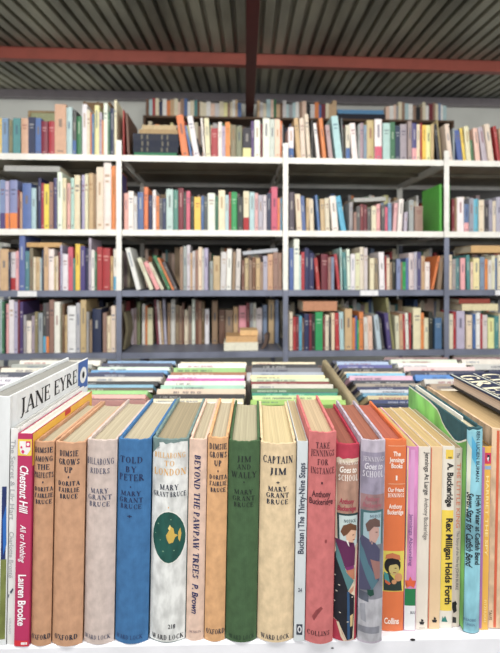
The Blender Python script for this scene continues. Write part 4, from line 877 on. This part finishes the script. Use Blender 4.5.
for nm in order[NKEEP:]:
    o = bpy.data.objects[nm]; me = o.data; M_ = Matrix.LocRotScale(o.location, o.rotation_euler, None); idx = []
    for q in me.materials:
        if q not in mats: mats.append(q)
        idx.append(mats.index(q))
    for p in me.polygons: m.face([M_ @ me.vertices[i].co for i in p.vertices], idx[p.material_index])
    bpy.data.objects.remove(o); bpy.data.meshes.remove(me)
tag(m.build('book', mats), 'narrow shelf books and blurred rows of books on the wall bookcase and rear shelves', 'book', kind='stuff')
# flat blue things on the wall bookcase
def wflat(a, b_, z0, th, col, label, d=.15):
    r = empty('book', pw(a, 0, z0), (0,0,wall_rot)); tag(r, label, 'book')
    mm = MB(); w = b_-a; mm.box(0,w,0,d,0,.004); mm.box(0,w,0,d,th-.004,th); mm.box(0,w,0,.003,.004,th-.004); mm.build('cover', mat(col,'cloth'), r)
    mm = MB(); mm.box(.004,w-.004,.0035,d-.004,.0042,th-.0042); mm.build('page_block', mat((210,206,196),'pages_edge'), r)
wflat(sk0+.004, sk1-.006, fz+.001, .05, (34,38,52), 'dark flat album under a blue one on the far wall bookcase')
wflat(sk0+.002, sk1-.02, fz+.0515, .036, (92,148,192), 'blue flat album on top of the dark one on the far wall bookcase')

# ------------------------------------------------------------------ light
w = bpy.data.worlds.new('sky'); bpy.context.scene.world = w; w.use_nodes = True
bg = w.node_tree.nodes['Background']; bg.inputs['Color'].default_value = (.86, .93, 1, 1); bg.inputs['Strength'].default_value = .35
def area(name, locn, rot, sx, sy, e, col=(1,1,1)):
    l = bpy.data.lights.new(name, 'AREA'); l.shape = 'RECTANGLE'; l.size = sx; l.size_y = sy; l.energy = e; l.color = col
    o = bpy.data.objects.new(name, l); C.objects.link(o); o.location = locn; o.rotation_euler = rot; return o
area('daylight_doorway', (0, -2.9, 2.2), (math.radians(72), 0, 0), 5.0, 1.0, 100, (1, .98, .96))
area('daylight_window', (-4.4, .8, 1.9), (math.radians(90), 0, math.radians(-90)), 3.0, 1.0, 60, (.97, .98, 1))
area('daylight_window', (4.4, .8, 1.9), (math.radians(90), 0, math.radians(90)), 3.0, 1.0, 60, (.97, .98, 1))
area('overhead_fill', (-.8, .0, 2.56), (math.radians(46), 0, 0), 1.2, .25, 35, (1, .97, .92))  # added overhead fill, aimed to brighten shelf fronts and leave undersides dark
area('overhead_fill', (.9, .0, 2.56), (math.radians(46), 0, 0), 1.2, .25, 35, (1, .97, .92))  # second added fill, right-hand side

# ------------------------------------------------------------------ camera
cam = bpy.data.cameras.new('camera'); co = bpy.data.objects.new('camera', cam); C.objects.link(co)
co.location = (0, 0, ZC); co.rotation_euler = (math.radians(90), 0, 0)
cam.sensor_fit = 'HORIZONTAL'; cam.sensor_width = 36; cam.lens = 36*F/500; cam.shift_y = -(326.5-HY)/500; cam.clip_start = .02
cam.dof.use_dof = True; cam.dof.focus_distance = .42; cam.dof.aperture_fstop = 11
sc = bpy.context.scene; sc.camera = co
sc.view_settings.view_transform = 'Standard'; sc.view_settings.look = 'None'; sc.view_settings.exposure = 0.0; sc.view_settings.gamma = 1; sc.view_settings.use_curve_mapping = False
